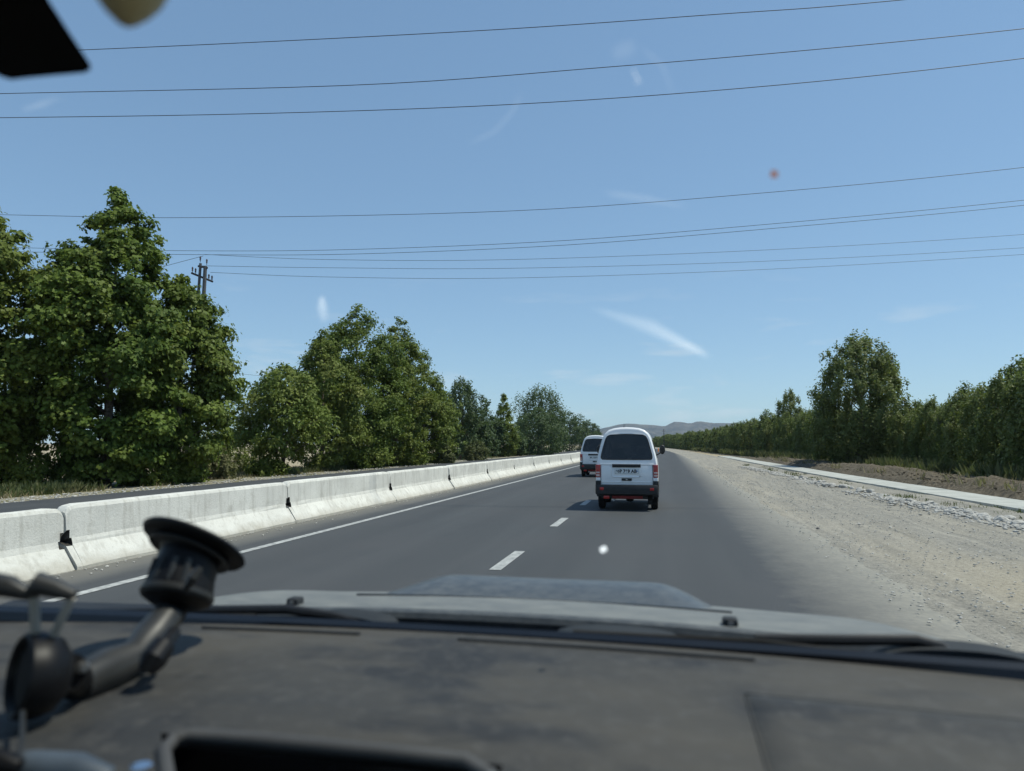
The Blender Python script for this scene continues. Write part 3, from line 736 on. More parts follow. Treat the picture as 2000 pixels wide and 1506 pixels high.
def build_small_growth():
    rnd = random.Random(11)
    sp = []
    while len(sp) < 2600:
        y = 14 + 130 * rnd.random() ** 1.6; u = rnd.random() ** .6
        if vnoise(y * .3, u * 4, 8) > .38: sp.append((-18.3 - u * 6 + bend(y), y, -.13))
    tufts('dry_grass', sp, 'dry_leaf', 1, .22, 14, 'dry straw-coloured grass along the far verge')
    sp = []
    while len(sp) < 1500:
        y = 14 + 120 * rnd.random() ** 1.5; u = rnd.random()
        if vnoise(y * .25 + 7, u * 3, 3) > .5: sp.append((-19.3 - u * 4.5 + bend(y), y, -.13))
    tufts('verge_weeds', sp, 'weed_leaf', 2, .38, 16, 'green weeds at the foot of the trees on the far verge')
    sp = []
    while len(sp) < 2400:
        y = 10 + 150 * rnd.random() ** 1.5; x = lerp_table(HEDGE, y) - 2.2 + rnd.random() * 1.9
        if vnoise(y * .4, 2, 5) > .35: sp.append((x, y, .0))
    tufts('hedge_weeds', sp, 'weed_leaf', 3, .75, 14, 'grey-green weeds and reeds at the foot of the hedge')
    sp = []
    for _ in range(60):
        y = 9 + 45 * rnd.random() ** 1.3; x = strip_x(y) - .25 - rnd.random() * .9
        for _ in range(rnd.randint(2, 6)): sp.append((x + rnd.gauss(0, .12), y + rnd.gauss(0, .15), 0.0))
    tufts('dusty_weeds', sp, 'weed_leaf', 4, .13, 12, 'low dusty weeds in front of the concrete strip')
    sp = []
    for _ in range(150):
        y = 8 + 60 * rnd.random() ** 1.3; sp.append((strip_x(y) + 1.7 + rnd.random() * 2.4, y, .25))
    tufts('bank_straw', sp, 'dry_leaf', 6, .28, 10, 'dry straw on the dug soil bank')
    # gravel on the shoulder and along the rubble line
    gs, gz = [], []
    while len(gs) < 9500:
        y = 2.6 + 45 * rnd.random() ** 1.9; u = rnd.random()
        x0 = 2.1; x1 = strip_x(y) - .1; x = x0 + (x1 - x0) * u
        k = .35 + .65 * vnoise(x * .8, y * .5, 17)
        if rnd.random() < k: gs.append((x, y, .012 + .02 * min(1, u * 3) + .05 * fbm(x * 1.1, y * .7, 4, 3) * min(1, u * 4))); gz.append(rnd.uniform(.004, .014) * (1 + .02 * y))
    rocks('shoulder_gravel', gs, gz, 'stone', 31, 'loose grey gravel over the dusty shoulder')
    gs, gz = [], []
    while len(gs) < 3600:
        y = 7.5 + 42 * rnd.random() ** 1.5; x = strip_x(y) - 1.15 - abs(rnd.gauss(0, .38))
        if vnoise(y * .5, x, 4) > .25: gs.append((x, y, .03 + .02 * rnd.random())); gz.append(rnd.uniform(.02, .055))
    rocks('rubble_gravel', gs, gz, 'stone', 32, 'small pale rubble in a ridge along the concrete strip')
    gs, gz = [], []
    for _ in range(1100):
        y = 5 + 60 * rnd.random() ** 1.5; x = strip_x(y) + 1.5 + rnd.random() * 3
        gs.append((x, y, .25 + .12 * rnd.random())); gz.append(rnd.uniform(.02, .06))
    rocks('bank_clods', gs, gz, 'soil', 33, 'dark clods of dug soil on the bank')
    gs, gz = [], []
    for _ in range(1500):
        y = 12 + 60 * rnd.random() ** 1.4; gs.append((-16.9 - 1.6 * rnd.random() ** 1.3 + bend(y), y, -.02)); gz.append(rnd.uniform(.015, .05))
    rocks('verge_gravel', gs, gz, 'stone', 34, 'pale gravel along the edge of the far carriageway')
    gs, gz = [], []
    for _ in range(500):
        y = 3 + 50 * rnd.random() ** 1.5; gs.append((-7.02 + .35 * rnd.random() ** 2.2, y, .008)); gz.append(rnd.uniform(.006, .02))
    rocks('barrier_grit', gs, gz, 'stone', 35, 'grit swept against the foot of the barrier')
    # single stones that can be told apart
    def stone_me(seed, mat):
        r = random.Random(seed); bm = bmesh.new(); bmesh.ops.create_icosphere(bm, subdivisions=2, radius=1)
        cuts = [Vector((r.gauss(0, 1), r.gauss(0, 1), r.gauss(0, 1))).normalized() for _ in range(7)]
        for v in bm.verts:
            for c in cuts:
                dd = v.co.dot(c)
                if dd > .62: v.co -= c * (dd - .62)
            v.co *= 1 + r.uniform(-.05, .05)
        me = bpy.data.meshes.new('stone'); bm.to_mesh(me); bm.free(); me.materials.append(M[mat]); return me
    ms = [stone_me(s, 'stone') for s in range(6)]; dk = [stone_me(s + 20, 'dark_stone') for s in range(3)]
    def put(name, x, y, z, s, me, label, group):
        o = bpy.data.objects.new(name, me); link(o); o.location = (x, y, z)
        o.scale = (s * rnd.uniform(.9, 1.5), s * rnd.uniform(.8, 1.3), s * rnd.uniform(.45, .8)); o.rotation_euler = (rnd.uniform(-.3, .3), rnd.uniform(-.3, .3), rnd.uniform(0, 6.28))
        tag(o, label, 'stone', group)
    for i in range(120):
        y = 8 + 26 * rnd.random() ** 1.5; x = strip_x(y) - 1.1 - abs(rnd.gauss(0, .3))
        put('rubble_stone', x, y, .05, rnd.uniform(.05, .13) * (1.3 if y < 16 else 1), ms[i % 6], 'pale broken stone in the rubble ridge in front of the concrete strip', 'stones of the rubble ridge')
    for i in range(34):
        y = 4 + 14 * rnd.random() ** 1.3; x = 2.6 + (strip_x(y) - 4.1) * rnd.random()
        put('loose_stone', x, y, .02, rnd.uniform(.018, .042), (dk[i % 3] if i % 6 < 1 else ms[i % 6]), 'small stone lying loose on the dusty shoulder', 'loose stones on the shoulder')
build_small_growth()

# ------------------------------------------------------------------ roadside post, pole, wires
def build_pole():
    x, y, H = column(967, 866, 84)
    o = empty('marker_post', (x, y, 0), 0, 'small white roadside marker post before the narrow conical tree', 'post')
    MB().box(-.06, .06, -.04, .04, -.15, .95, .01).build('post_body', 'whitewash', o); MB().box(-.063, .063, -.043, .043, .72, .84).build('dark_band', 'black_plastic', o)
    d = 38.0
    top = P(397, 500, d); base = Vector((top.x, top.y, 0)); Hp = top.z
    o = empty('utility_pole', (base.x, base.y, -.2), 0, 'twin-post concrete utility pole with crossarm rising behind the plane trees', 'utility pole')
    ax = Vector((CAMROT @ Vector((1, 0, 0)))).normalized()
    lean = ax * .55
    def post(off0, off1, h, r):
        return MB().tube([ax * off0 - lean * .6 + Vector((0, 0, 0)), ax * off1 + lean * .0 + Vector((0, 0, h))], [r * 1.25, r * .8], 8)
    post(.28, .13, Hp - .35, .115).build('post', 'pole_concrete', o, True)
    post(-.20, -.13, Hp - .2, .085).build('post', 'pole_concrete', o, True)
    MB().tube([Vector((0, 0, Hp - .35)) - ax * .25, Vector((0, 0, Hp - .45)) + ax * .25], .06, 6).build('cap_bracket', 'wire_metal', o)
    za = P(395, 534, d).z
    a, b = P(376, 526, d) - base, P(414, 543, d) - base
    MB().tube([a + ax * -.05, b + ax * .05], .06, 6).build('crossarm', 'wire_metal', o)
    for p in (a, a + (b - a) * .16, a + (b - a) * .84, b, Vector((0, 0, Hp - .15)) - ax * .15, Vector((0, 0, Hp - .3)) + ax * .2):
        MB().lathe([(.015, 0), (.015, .1), (.045, .12), (.03, .2), (.05, .22), (.04, .30), (.02, .33)], p, (0, 0, 1), 8).build('insulator', 'insulator', o, True)
    # wires; each given by photograph points and the depth at its two ends
    def wire(label, pts, d0, d1, rad, end0=None):
        q = []
        for i, (px, py) in enumerate(pts):
            t = (px - pts[0][0]) / (pts[-1][0] - pts[0][0]); q.append(P(px, py, 1 / ((1 - t) / d0 + t / d1)))
        if end0 is not None: q[0] = end0
        def cat(t):
            n = len(q) - 1; i = min(n - 1, int(t * n)); u = t * n - i
            p0, p1, p2, p3 = q[max(0, i - 1)], q[i], q[i + 1], q[min(n, i + 2)]
            return .5 * ((2 * p1) + (p2 - p0) * u + (2 * p0 - 5 * p1 + 4 * p2 - p3) * u * u + (3 * p1 - p0 - 3 * p2 + p3) * u ** 3)
        pts3 = [cat(k / 40) for k in range(41)]
        tag(MB().tube(pts3, rad, 6).build('overhead_wire', 'wire_metal', None, True), label, 'wire', 'overhead wires across the road')
    wire('topmost overhead wire, leaving the picture at its upper edge', [(-600, 125), (175, 97), (900, 62), (1400, 28), (1750, 1), (2700, -95)], 22, 17, .0095)
    wire('second overhead wire from the top, passing above the arc of windshield glare', [(-600, 198), (0, 183), (700, 166), (1200, 130), (1600, 96), (2000, 56), (2700, -25)], 22, 17, .0095)
    wire('third overhead wire from the top of the sky', [(-600, 236), (0, 230), (500, 222), (1000, 204), (1500, 168), (2000, 114), (2700, 18)], 22, 17, .0095)
    wire('lone overhead wire halfway up the sky, fourth from the top', [(-600, 405), (30, 420), (400, 425), (1000, 412), (1500, 376), (2000, 327), (2700, 240)], 33, 26, .010)
    wire('fifth overhead wire, upper of the close pair running to the right edge', [(-600, 462), (50, 484), (400, 490), (700, 487), (1100, 470), (1500, 438), (2000, 391), (2700, 310)], 36, 29, .010)
    wire('sixth overhead wire, lower of the close pair running to the right edge', [(-600, 478), (50, 492), (400, 497.5), (700, 496), (1100, 479), (1500, 447), (2000, 401), (2700, 322)], 36, 29, .010)
    top0 = base + Vector((0, 0, Hp)) + ax * .2
    wire('thin wire leaving the top of the utility pole, seventh from the top', [(399, 497), (640, 507), (1000, 507), (1500, 488), (2000, 458), (2700, 405)], d, 44, .010, P(400, 497, d))
    wire('thin wire leaving the left crossarm insulators, eighth from the top', [(385, 518), (640, 523), (1000, 524), (1500, 510), (2000, 484), (2700, 440)], d, 46, .010, P(386, 519, d))
    wire('thin lowest wire leaving the right crossarm insulators', [(410, 534), (640, 541), (1000, 543), (1500, 526), (2000, 497), (2700, 450)], d, 46, .010, P(411, 532, d))
    wire('short wire running from the pole top down behind the tall plane tree', [(397, 500), (340, 515), (200, 552), (60, 585)], d, 46, .011)
    wire('faint wire below the pole, showing between the two clumps of trees', [(300, 712), (440, 727), (520, 735), (640, 745)], 60, 75, .013)
    wire('fainter lower wire between the two clumps of trees', [(300, 741), (440, 748), (490, 751), (640, 760)], 60, 75, .015)
    # thin pole far ahead where the road meets the hills
    x, y, H = column(1297, 838, 230)
    o = empty('far_pole', (x, y, -.2), 0, 'tiny far utility pole standing before the hills above the road', 'utility pole')
    MB().tube([(0, 0, 0), (0, 0, H + .2)], [.16, .1], 6).build('post', 'wire_metal', o); MB().box(-.7, .7, -.05, .05, H - .5, H - .38).build('crossarm', 'wire_metal', o)
build_pole()

# ------------------------------------------------------------------ the two small vans
def text_mesh(s, size, name, mat, parent, loc, bold=.0, sx=1.0):
    cu = bpy.data.curves.new(name, 'FONT'); cu.body = s; cu.size = size; cu.align_x = 'CENTER'; cu.align_y = 'CENTER'; cu.extrude = .001; cu.offset = bold
    t = bpy.data.objects.new(name, cu); COL.objects.link(t)
    bpy.context.view_layer.update()
    me = bpy.data.meshes.new_from_object(t.evaluated_get(bpy.context.evaluated_depsgraph_get())); bpy.data.objects.remove(t)
    me.materials.clear(); me.materials.append(M[mat])
    o = link(bpy.data.objects.new(name, me), parent); o.rotation_euler = (R(90), 0, 0); o.location = loc; o.scale = (sx, 1, 1); return o
def polar(poly, c, n):
    """cross outline poly (convex) with n rays from c"""
    out = []
    for k in range(n):
        a = -math.pi / 2 + 2 * math.pi * (k + .5) / n; d = (math.cos(a), math.sin(a)); best = None
        for (x0, z0), (x1, z1) in zip(poly, poly[1:] + poly[:1]):
            ex, ez = x1 - x0, z1 - z0; det = d[0] * -ez + ex * d[1]
            if abs(det) < 1e-12: continue
            t = ((x0 - c[0]) * -ez + ex * (z0 - c[1])) / det; u = (d[0] * (z0 - c[1]) - d[1] * (x0 - c[0])) / det
            if t > 0 and -1e-6 <= u <= 1 + 1e-6 and (best is None or t > best): best = t
        out.append((c[0] + d[0] * best, c[1] + d[1] * best))
    return out
def sym(h): return h + [(-x, z) for x, z in reversed(h) if x > 1e-6]
OUT = sym([(.0, .40), (.62, .40), (.68, .45), (.708, .60), (.715, .75), (.711, .95), (.703, 1.08), (.688, 1.2), (.657, 1.33), (.622, 1.46), (.585, 1.6), (.55, 1.70), (.50, 1.79), (.42, 1.862), (.30, 1.905), (.15, 1.925), (0, 1.93)])
WIN = sym([(0, 1.175), (.35, 1.175), (.565, 1.18), (.592, 1.215), (.578, 1.30), (.548, 1.42), (.512, 1.55), (.482, 1.65), (.445, 1.715), (.38, 1.748), (.2, 1.758), (0, 1.762)])
def lean(z): return max(0, z - 1.1) * .17
def make_van(loc, rz, label, plate):
    t = empty('van', loc, rz, label, 'van', 'small white vans ahead on the road')
    N = 132; c = (0, 1.45)
    o = polar(OUT, c, N); w = polar(WIN, c, N)
    def inset(r, s): return [(x * (1 - s / .7), z - (z - 1.1) * s / .75) for x, z in r]
    rings = [[(x, lean(z), z) for x, z in w]]
    oi = inset(o, .035)
    for k in (.06, .3, .6, .85, 1.0):
        rings.append([(a[0] + (b[0] - a[0]) * k, lean(a[1] + (b[1] - a[1]) * k) - (.004 if k == .06 else 0), a[1] + (b[1] - a[1]) * k) for a, b in zip(w, oi)])
    ys = [.02, .07, .35, .40, 1.12, 1.20, 2.02, 2.10, 2.45, 2.62, 2.8, 2.95, 3.08, 3.2, 3.24]
    for y in ys:
        q = inset(o, .012) if y < .03 else o
        r = []
        for x, z in q:
            k = 1 if y <= 2.1 else max(0.02, 1 - ((y - 2.1) / 1.1) ** 1.8)
            z2 = z if z < 1.02 else 1.02 + (z - 1.02) * k
            s = 1 if y < 2.9 else 1 - .10 * ((y - 2.9) / .34) ** 2
            r.append((x * s, y + lean(z) * (1 if y < .1 else max(0, 1 - y)), z2))
        rings.append(r)
    vs = [v for r in rings for v in r]; bf, gf = [], {'window': [], 'side_window': [], 'windshield': []}
    nr = len(rings)
    for i in range(nr - 1):
        for k in range(N):
            f = (i * N + k, i * N + (k + 1) % N, (i + 1) * N + (k + 1) % N, (i + 1) * N + k)
            cx = sum(vs[j][0] for j in f) / 4; cy = sum(vs[j][1] for j in f) / 4; cz0 = sum(o[j % N][1] for j in f) / 4
            if i >= 6 and .36 < ys[i - 6] + .001 < 2.0 and 1.2 < cz0 < 1.64 and (ys[i - 6] > 1.19 or ys[i - 6] < 1.0): gf['side_window'].append(f)
            elif i >= 6 and 2.4 < ys[i - 6] < 3.05 and cz0 > 1.25 and abs(cx) < .56: gf['windshield'].append(f)
            else: bf.append(f)
    bf.append(tuple((nr - 1) * N + k for k in range(N)))
    m = MB(); m.add(vs, bf); m.build('body', 'white_paint', t, True)
    m = MB(); m.add([(x, lean(z) + .004, z) for x, z in w], [tuple(range(N))]); m.build('rear_window', 'tinted_glass', t)
    for key in ('side_window', 'windshield'):
        if key == 'side_window':
            for sgn in (-1, 1):
                sel = [f for f in gf[key] if vs[f[0]][0] * sgn > 0]; m = MB(); m.add([(x, y, z) for x, y, z in vs], sel); m.build('side_window', 'tinted_glass', t)
        else: m = MB(); m.add(vs, gf[key]); m.build('windshield', 'tinted_glass', t)
    # rubber round the rear window
    m = MB(); m.tube([Vector((x, lean(z) - .004, z)) for x, z in w] + [Vector((w[0][0], lean(w[0][1]) - .004, w[0][1]))], .010, 6, False); m.build('window_seal', 'black_plastic', t, True)
    # tailgate: proud panel with a pressed ridge, recess for the plate
    gate = MB()
    gate.box(-.585, .585, -.012, .02, .56, 1.045, .008); gate = gate.build('tailgate', 'white_paint', t, True)
    MB().box(-.62, .62, -.02, .0, 1.052, 1.078, .008).build('ridge', 'white_paint', gate, True)
    MB().box(-.585, .585, -.022, -.010, .655, .672, .004).build('ridge', 'white_paint', gate, True)
    MB().tube([(-.592, -.006, 1.05), (-.592, -.006, .555), (.592, -.006, .555), (.592, -.006, 1.05)], .006, 6).build('panel_gap', 'black_plastic', gate)
    MB().box(-.33, .32, -.034, -.012, .995, 1.072, .006).build('plate_lamp_garnish', 'black_plastic', gate, True)
    MB().tube([(-.345, -.018, .965), (-.335, -.018, .80), (-.30, -.018, .775), (.28, -.018, .775), (.315, -.018, .80), (.325, -.018, .965)], .014, 6).build('recess_rim', 'white_paint', gate, True)
    MB().box(-.115, .115, -.034, -.012, .69, .748, .006).build('handle', 'black_plastic', gate, True)
    bow = MB(); bow.prism([(-.028, -.038, .712), (-.010, -.038, .712), (-.010, -.038, .706), (.010, -.038, .706), (.010, -.038, .712), (.028, -.038, .712), (.024, -.038, .724), (.010, -.038, .724), (.010, -.038, .730), (-.010, -.038, .730), (-.010, -.038, .724), (-.024, -.038, .724)], (0, .004, 0)); bow.build('emblem', 'steel', gate)
    pl = MB().box(-.275, .275, -.026, -.013, .845, .965, .004).build('number_plate', 'plate_white', gate, True)
    MB().box(-.265, .265, -.0275, -.026, .850, .853).build('plate_border', 'plate_ink', pl); MB().box(-.265, .265, -.0275, -.026, .957, .960).build('plate_border', 'plate_ink', pl)
    MB().box(-.265, -.262, -.0275, -.026, .850, .960).build('plate_border', 'plate_ink', pl); MB().box(.262, .265, -.0275, -.026, .850, .960).build('plate_border', 'plate_ink', pl)
    MB().box(-.152, -.149, -.0275, -.026, .850, .960).build('plate_border', 'plate_ink', pl)
    if plate:
        text_mesh(plate[0], .085, 'lettering', 'plate_ink', pl, (-.208, -.0275, .905), .003)
        text_mesh(plate[1], .105, 'lettering', 'plate_ink', pl, (.035, -.0275, .905), .004, .98)
    else:
        for k, x in enumerate((-.22, -.19, -.10, -.03, .02, .07, .13, .18)):
            MB().box(x - .014, x + .014, -.0275, -.026, .87 + .01 * (k % 3), .935).build('worn_character', 'plate_ink', pl)
    MB().box(.212, .256, -.0278, -.026, .905, .925).build('flag_stripe', 'plate_blue', pl)
    # tail lamps
    for s in (-1, 1):
        def lamp(x0, x1, z0, z1, mat, nm, par):
            a, b = sorted((s * x0, s * x1)); return MB().box(a, b, -.028, .10, z0, z1, .010).build(nm, mat, par, True)
        l = lamp(.605, .712, .765, 1.055, 'red_lens', 'tail_lamp', t)
        MB().box(*sorted((s * .618, s * .700)), -.033, -.025, .855, .895, .004).build('indicator', 'clear_lens', l, True)
        MB().box(*sorted((s * .618, s * .700)), -.033, -.025, .785, .835, .004).build('reversing_lamp', 'clear_lens', l, True)
        lamp(.600, .705, .690, .758, 'white_paint', 'lamp_panel', t)
        MB().box(*sorted((s * .60, s * .715)), -.035, .12, .56, .685, .012).build('bumper_corner', 'black_plastic', t, True)
    # bumper with reflectors, chassis and tow frame
    bp = MB(); prof = [(-.72, .10), (-.725, .02), (-.70, -.06), (-.6, -.095), (0, -.11), (.6, -.095), (.70, -.06), (.725, .02), (.72, .10)]
    vs = []; 
    for z, e in ((.37, .02), (.39, 0), (.50, -.006), (.57, 0), (.60, .015)):
        vs += [(x * (1 - e * .4), y + e, z) for x, y in prof]
    n = len(prof); fs = [(j * n + i, j * n + i + 1, (j + 1) * n + i + 1, (j + 1) * n + i) for j in range(4) for i in range(n - 1)]
    fs += [tuple(range(n)), tuple(4 * n + i for i in range(n))]
    bp.add(vs, fs); bm_ = bp.build('bumper', 'black_plastic', t, True)
    for s in (-1, 1): MB().box(s * .57 - .045, s * .57 + .045, -.112, -.095, .475, .535, .006).build('reflector', 'red_lens', bm_, True)
    MB().box(-.34, .36, -.02, .06, .275, .345, .01).build('frame_member', 'red_frame', t, True)
    MB().box(-.53, -.40, -.06, 0, .275, .345, .008).build('fog_lamp', 'red_lens', t, True)
    MB().tube([(-.30, -.05, .25), (-.30, .9, .27)], .028, 10).build('exhaust_pipe', 'rim_steel', t, True)
    MB().box(-.60, .60, .12, 3.1, .27, .43).build('underbody', 'black_plastic', t)
    MB().tube([(-.6, .62, .27), (.6, .62, .27)], .045, 8).build('rear_axle', 'black_plastic', t, True)
    MB().lathe([(.03, -.10), (.09, -.08), (.12, 0), (.09, .08), (.03, .10)], (.04, .62, .27), (1, 0, 0), 14).build('differential', 'black_plastic', t, True)
    for s in (-1, 1): MB().box(s * .52 - .05, s * .52 + .05, .12, .14, .14, .37).build('mud_flap', 'rubber', t) if s > 0 else None
    for y in (.62, 2.48):
        for s in (-1, 1):
            wl = empty('wheel'); wl.parent = t
            o_ = Vector((s * .615, y, .268))
            MB().lathe([(.17, -.075), (.235, -.08), (.262, -.066), (.268, -.03), (.268, .03), (.262, .066), (.235, .08), (.17, .075)], o_, (s, 0, 0), 28).build('tyre', 'rubber', wl, True)
            MB().lathe([(.172, -.06), (.172, .055), (.15, .045), (.12, .02), (.07, .035), (.03, .05), (.0, .052)], o_, (s, 0, 0), 20).build('rim', 'rim_steel', wl, True)
            MB().prism([(s * .7165, y + .34 * math.cos(a), .30 + .33 * math.sin(a)) for a in [math.pi * k / 12 for k in range(13)]], (-s * .12, 0, 0)).build('wheel_arch', 'black_plastic', t)
    # mirrors, antenna, cabin
    for s in (-1, 1):
        mr = MB(); mr.lathe([(.02, -.03), (.085, -.025), (.10, 0), (.09, .05), (.03, .08)], (s * .815, 2.3, 1.39), (0, 1, 0), 16)
        for v in mr.v: v.z = 1.39 + (v.z - 1.39) * 1.25; v.x = s * .815 + (v.x - s * .815) * .75
        mo = mr.build('door_mirror', 'black_plastic', t, True); MB().tube([(s * .66, 2.32, 1.24), (s * .76, 2.31, 1.30), (s * .80, 2.31, 1.36)], .018, 6).build('mirror_arm', 'black_plastic', mo, True)
    MB().box(.70, .725, 2.6, 2.68, 1.33, 1.42, .006).build('side_indicator', 'orange_lens', t, True)
    MB().lathe([(.02, 0), (.016, .02), (.006, .03), (.005, .085), (.0, .09)], (-.07, .45, 1.925), (0, 0, 1), 10).build('antenna', 'black_plastic', t, True)
    for y in (.85, 1.55, 2.1):
        for s in (-1, 1):
            st = MB().box(s * .29 - .21, s * .29 + .21, y, y + .14, .60, 1.22, .04).build('seat', 'seat_cloth', t, True)
            MB().box(s * .29 - .11, s * .29 + .11, y + .02, y + .10, 1.25, 1.42, .03).build('headrest', 'seat_cloth', st, True)
    MB().box(.08, .25, .83, .86, 1.30, 1.50, .01).build('seat_cover', 'pale_cloth', t, True)
    MB().box(-.6, .6, .1, 2.9, .55, .58).build('cabin_floor', 'seat_cloth', t)
    return t
def build_vans():
    a = G(1226, 991)
    van_y = 16.75
    x = (P(1224, 930, 1) - EYEV); x1 = x.x / x.y * van_y
    make_van((x1, van_y, 0), R(.3), 'nearer white van directly ahead, number plate readable on its tailgate', ('60', 'P 769 AB'))
    q = P(1163, 900, 1) - EYEV; y2 = 33.0
    make_van((q.x / q.y * y2, y2, 0), R(.2), 'farther white van, half hidden behind the nearer one', None)
build_vans()

# ------------------------------------------------------------------ the car the photograph is taken from
S = .80                      # cabin scale, metres per design unit
XC = -.23 * S                # car centre line
def build_car():
    car = empty('car', (0, 0, 0), 0, 'dusty grey car seen from inside, its dashboard, wipers and scooped hood filling the bottom', 'car')
    def W(x, y, dz): return Vector((x * S, y * S, EYE + dz * S))
    # --- hood: slopes away, rounded shoulders
    def hood_z(x, y):
        u = (x + .23) / .92
        z = -.270 - .30 * max(0, y - 1.08) ** 2 - .012 * (y - 1.08)
        z -= .020 * u * u + .050 * abs(u) ** 4 + (.05 * max(0, u - .45) ** 1.5)
        z += .008 * math.exp(-((abs(u) - .62) / .10) ** 2)
        return z
    xs = [-.23 + .98 * (i - 30) / 30 for i in range(61)]; ys = [1.10 + 1.15 * (j / 26) ** 1.2 for j in range(27)]
    hood = grid('hood', xs, ys, lambda x, y: tuple(W(x, y - .045 + .085 * (1 - ((x + .23) / .9) ** 2), hood_z(x, y))), 'hood_paint', car)
    # rolled rear lip of the hood
    lip = MB(); lip.tube([W(x, 1.053 + .085 * (1 - ((x + .23) / .9) ** 2), hood_z(x, 1.10) - .012) for x in xs], .0125 * S, 8); lip.build('hood_lip', 'scoop_paint', hood, True)
    # --- scoop
    sx0, sx1 = -.535, .068
    def scoop(u, v):
        x = sx0 + (sx1 - sx0) * u; y = 1.27 + .55 * v + .03 * math.sin(math.pi * u)
        e = min(1, min(u, 1 - u) / .16); e = math.sin(e * math.pi / 2) ** .9
        h = .050 * e * min(1, math.sin(min(1, v / .42) * math.pi / 2)) 
        x = x + (-.035 if u < .5 else .035) * (1 - e) * (1 - v)
        return tuple(W(x, y, hood_z(x, y) - .002 + h))
    sc = grid('hood_scoop', [i / 40 for i in range(41)], [j / 24 for j in range(25)], scoop, 'scoop_paint', hood)
    m = MB(); m.tube([Vector(scoop(i / 40, 0)) + Vector((0, -.002, .003)) for i in range(41)], .0055 * S, 6); m.build('scoop_gasket', 'black_plastic', sc, True)
    for px, py in ((582, 1182), (1425, 1222)):
        r = ray(px, py); q = r * (1.16 * S / r.y)
        x = q.x / S; b = W(x, 1.15, hood_z(x, 1.15))
        nz_ = MB().box(b.x - .009, b.x + .009, b.y - .010, b.y + .010, b.z - .003, b.z + .010, .004).build('washer_nozzle', 'cowl_plastic', hood, True)
        MB().box(b.x - .003, b.x + .003, b.y - .0115, b.y - .009, b.z + .003, b.z + .007).build('jet', 'rim_steel', nz_)
    # --- cowl, with dash reflections built as rounded pieces; the right one a cover
    def arc(x): return .045 * (1 - ((x + .23) / .9) ** 2)
    cx = [-.23 + .96 * (i - 24) / 24 for i in range(49)]
    grid('cowl', cx, [0, .35, .7, 1], lambda x, v: tuple(W(x, .93 + .20 * v + arc(x), -.304 + .012 * v + .004 * math.sin(v * 9))), 'black_plastic', car)
    for i, (px, py, w_, h_) in enumerate([(652, 1232, .075, .030), (1200, 1262, .10, .026), (1880, 1310, .10, .034)]):
        r = ray(px, py); q = r * (1.0 * S / r.y); x = q.x / S
        m = MB(); n = 14
        outl = [W(x + w_ * math.cos(math.pi * k / n) * (1 if i != 1 else .95), 0.985 + arc(x), -.292 + h_ * (math.sin(math.pi * k / n) ** .55)) for k in range(n + 1)]
        m.prism(outl, (0, .05 * S, 0)); m.build('reflection_cover', 'cowl_plastic', car, True)
    # --- wipers
    def along(pts, yy):
        out = []
        for px, py in pts:
            r = ray(px, py); out.append(EYEV + r * (yy * S / r.y))
        return out
    for k, (arm, blade) in enumerate([([(740, 1228), (650, 1203), (560, 1190), (380, 1192), (150, 1199)], [(500, 1206), (250, 1206), (-60, 1206)]),
                         ([(1475, 1248), (1640, 1250), (1790, 1250), (1835, 1262), (1870, 1285)], [(1120, 1238), (1300, 1248), (1480, 1256), (1640, 1275), (1780, 1292)])]):
        wp = empty('wiper'); wp.parent = car
        MB().tube(along(arm, 1.03), [.0075 * S] * len(arm), 8).build('wiper_arm', 'black_plastic', wp, True)
        pts = along(blade, 1.01); bl = MB(); bl.tube(pts, [.006 * S] * len(pts), 8); bl.tube([p - Vector((0, 0, .010 * S)) for p in pts], [.003 * S] * len(pts), 6); bl.build('wiper_blade', 'rubber', wp, True)
    # --- windshield: one clear pane from the cowl to the roof
    def pane(u, v):
        x = -.23 + (1.86 * (u - .5)) * (1 - .12 * v); y = .90 + .05 * (1 - (2 * u - 1) ** 2) - .53 * v
        return tuple(W(x, y, -.262 + .60 * v))
    ws = grid('windshield', [i / 24 for i in range(25)], [j / 14 for j in range(15)], pane, 'clear_glass', car)
    def glass_pt(px, py, off=.0):
        r = ray(px, py).normalized(); lo, hi = .1, 1.6
        for _ in range(50):
            md = (lo + hi) / 2; p = r * md / S
            v = (p.z + .262) / .60; u = .5 + (p.x + .23) / (1.86 * (1 - .12 * v)); y = .90 + .05 * (1 - (2 * u - 1) ** 2) - .53 * v
            if p.y < y: lo = md
            else: hi = md
        return EYEV + r * (lo - .002 - off)
    # dark frit band along the lower edge
    MB().tube([W(-.23 + 1.84 * (i / 40 - .5), .896 + .05 * (1 - (2 * i / 40 - 1) ** 2), -.262) for i in range(41)], .017 * S, 8).build('windshield_seal', 'gloss_black', ws, True)
    def blob(name, mat, px, py, rx, ry, rot, seed, n=18, wob=.25):
        rnd = random.Random(seed); pts = []
        for k in range(n):
            a = 2 * math.pi * k / n; q = 1 + rnd.uniform(-wob, wob); x, y = rx * math.cos(a) * q, ry * math.sin(a) * q
            pts.append(glass_pt(px + x * math.cos(rot) - y * math.sin(rot), py + x * math.sin(rot) + y * math.cos(rot)))
        m = MB(); m.add([glass_pt(px, py)] + pts, [(0, 1 + k, 1 + (k + 1) % n) for k in range(n)]); return m.build(name, mat, ws)
    blob('insect_splat', 'bug_brown', 1512, 340, 8, 8, .3, 1)
    blob('glass_chip', 'chip_glass', 1178, 1073, 6.5, 6.5, .2, 2)
    for k, (dx, dy) in enumerate([(1238, 139), (1241, 147), (1245, 152), (1249, 158), (1244, 160)]): blob('glass_chip', 'chip_glass', dx, dy, 1.7, 1.7, 0, 5 + k)
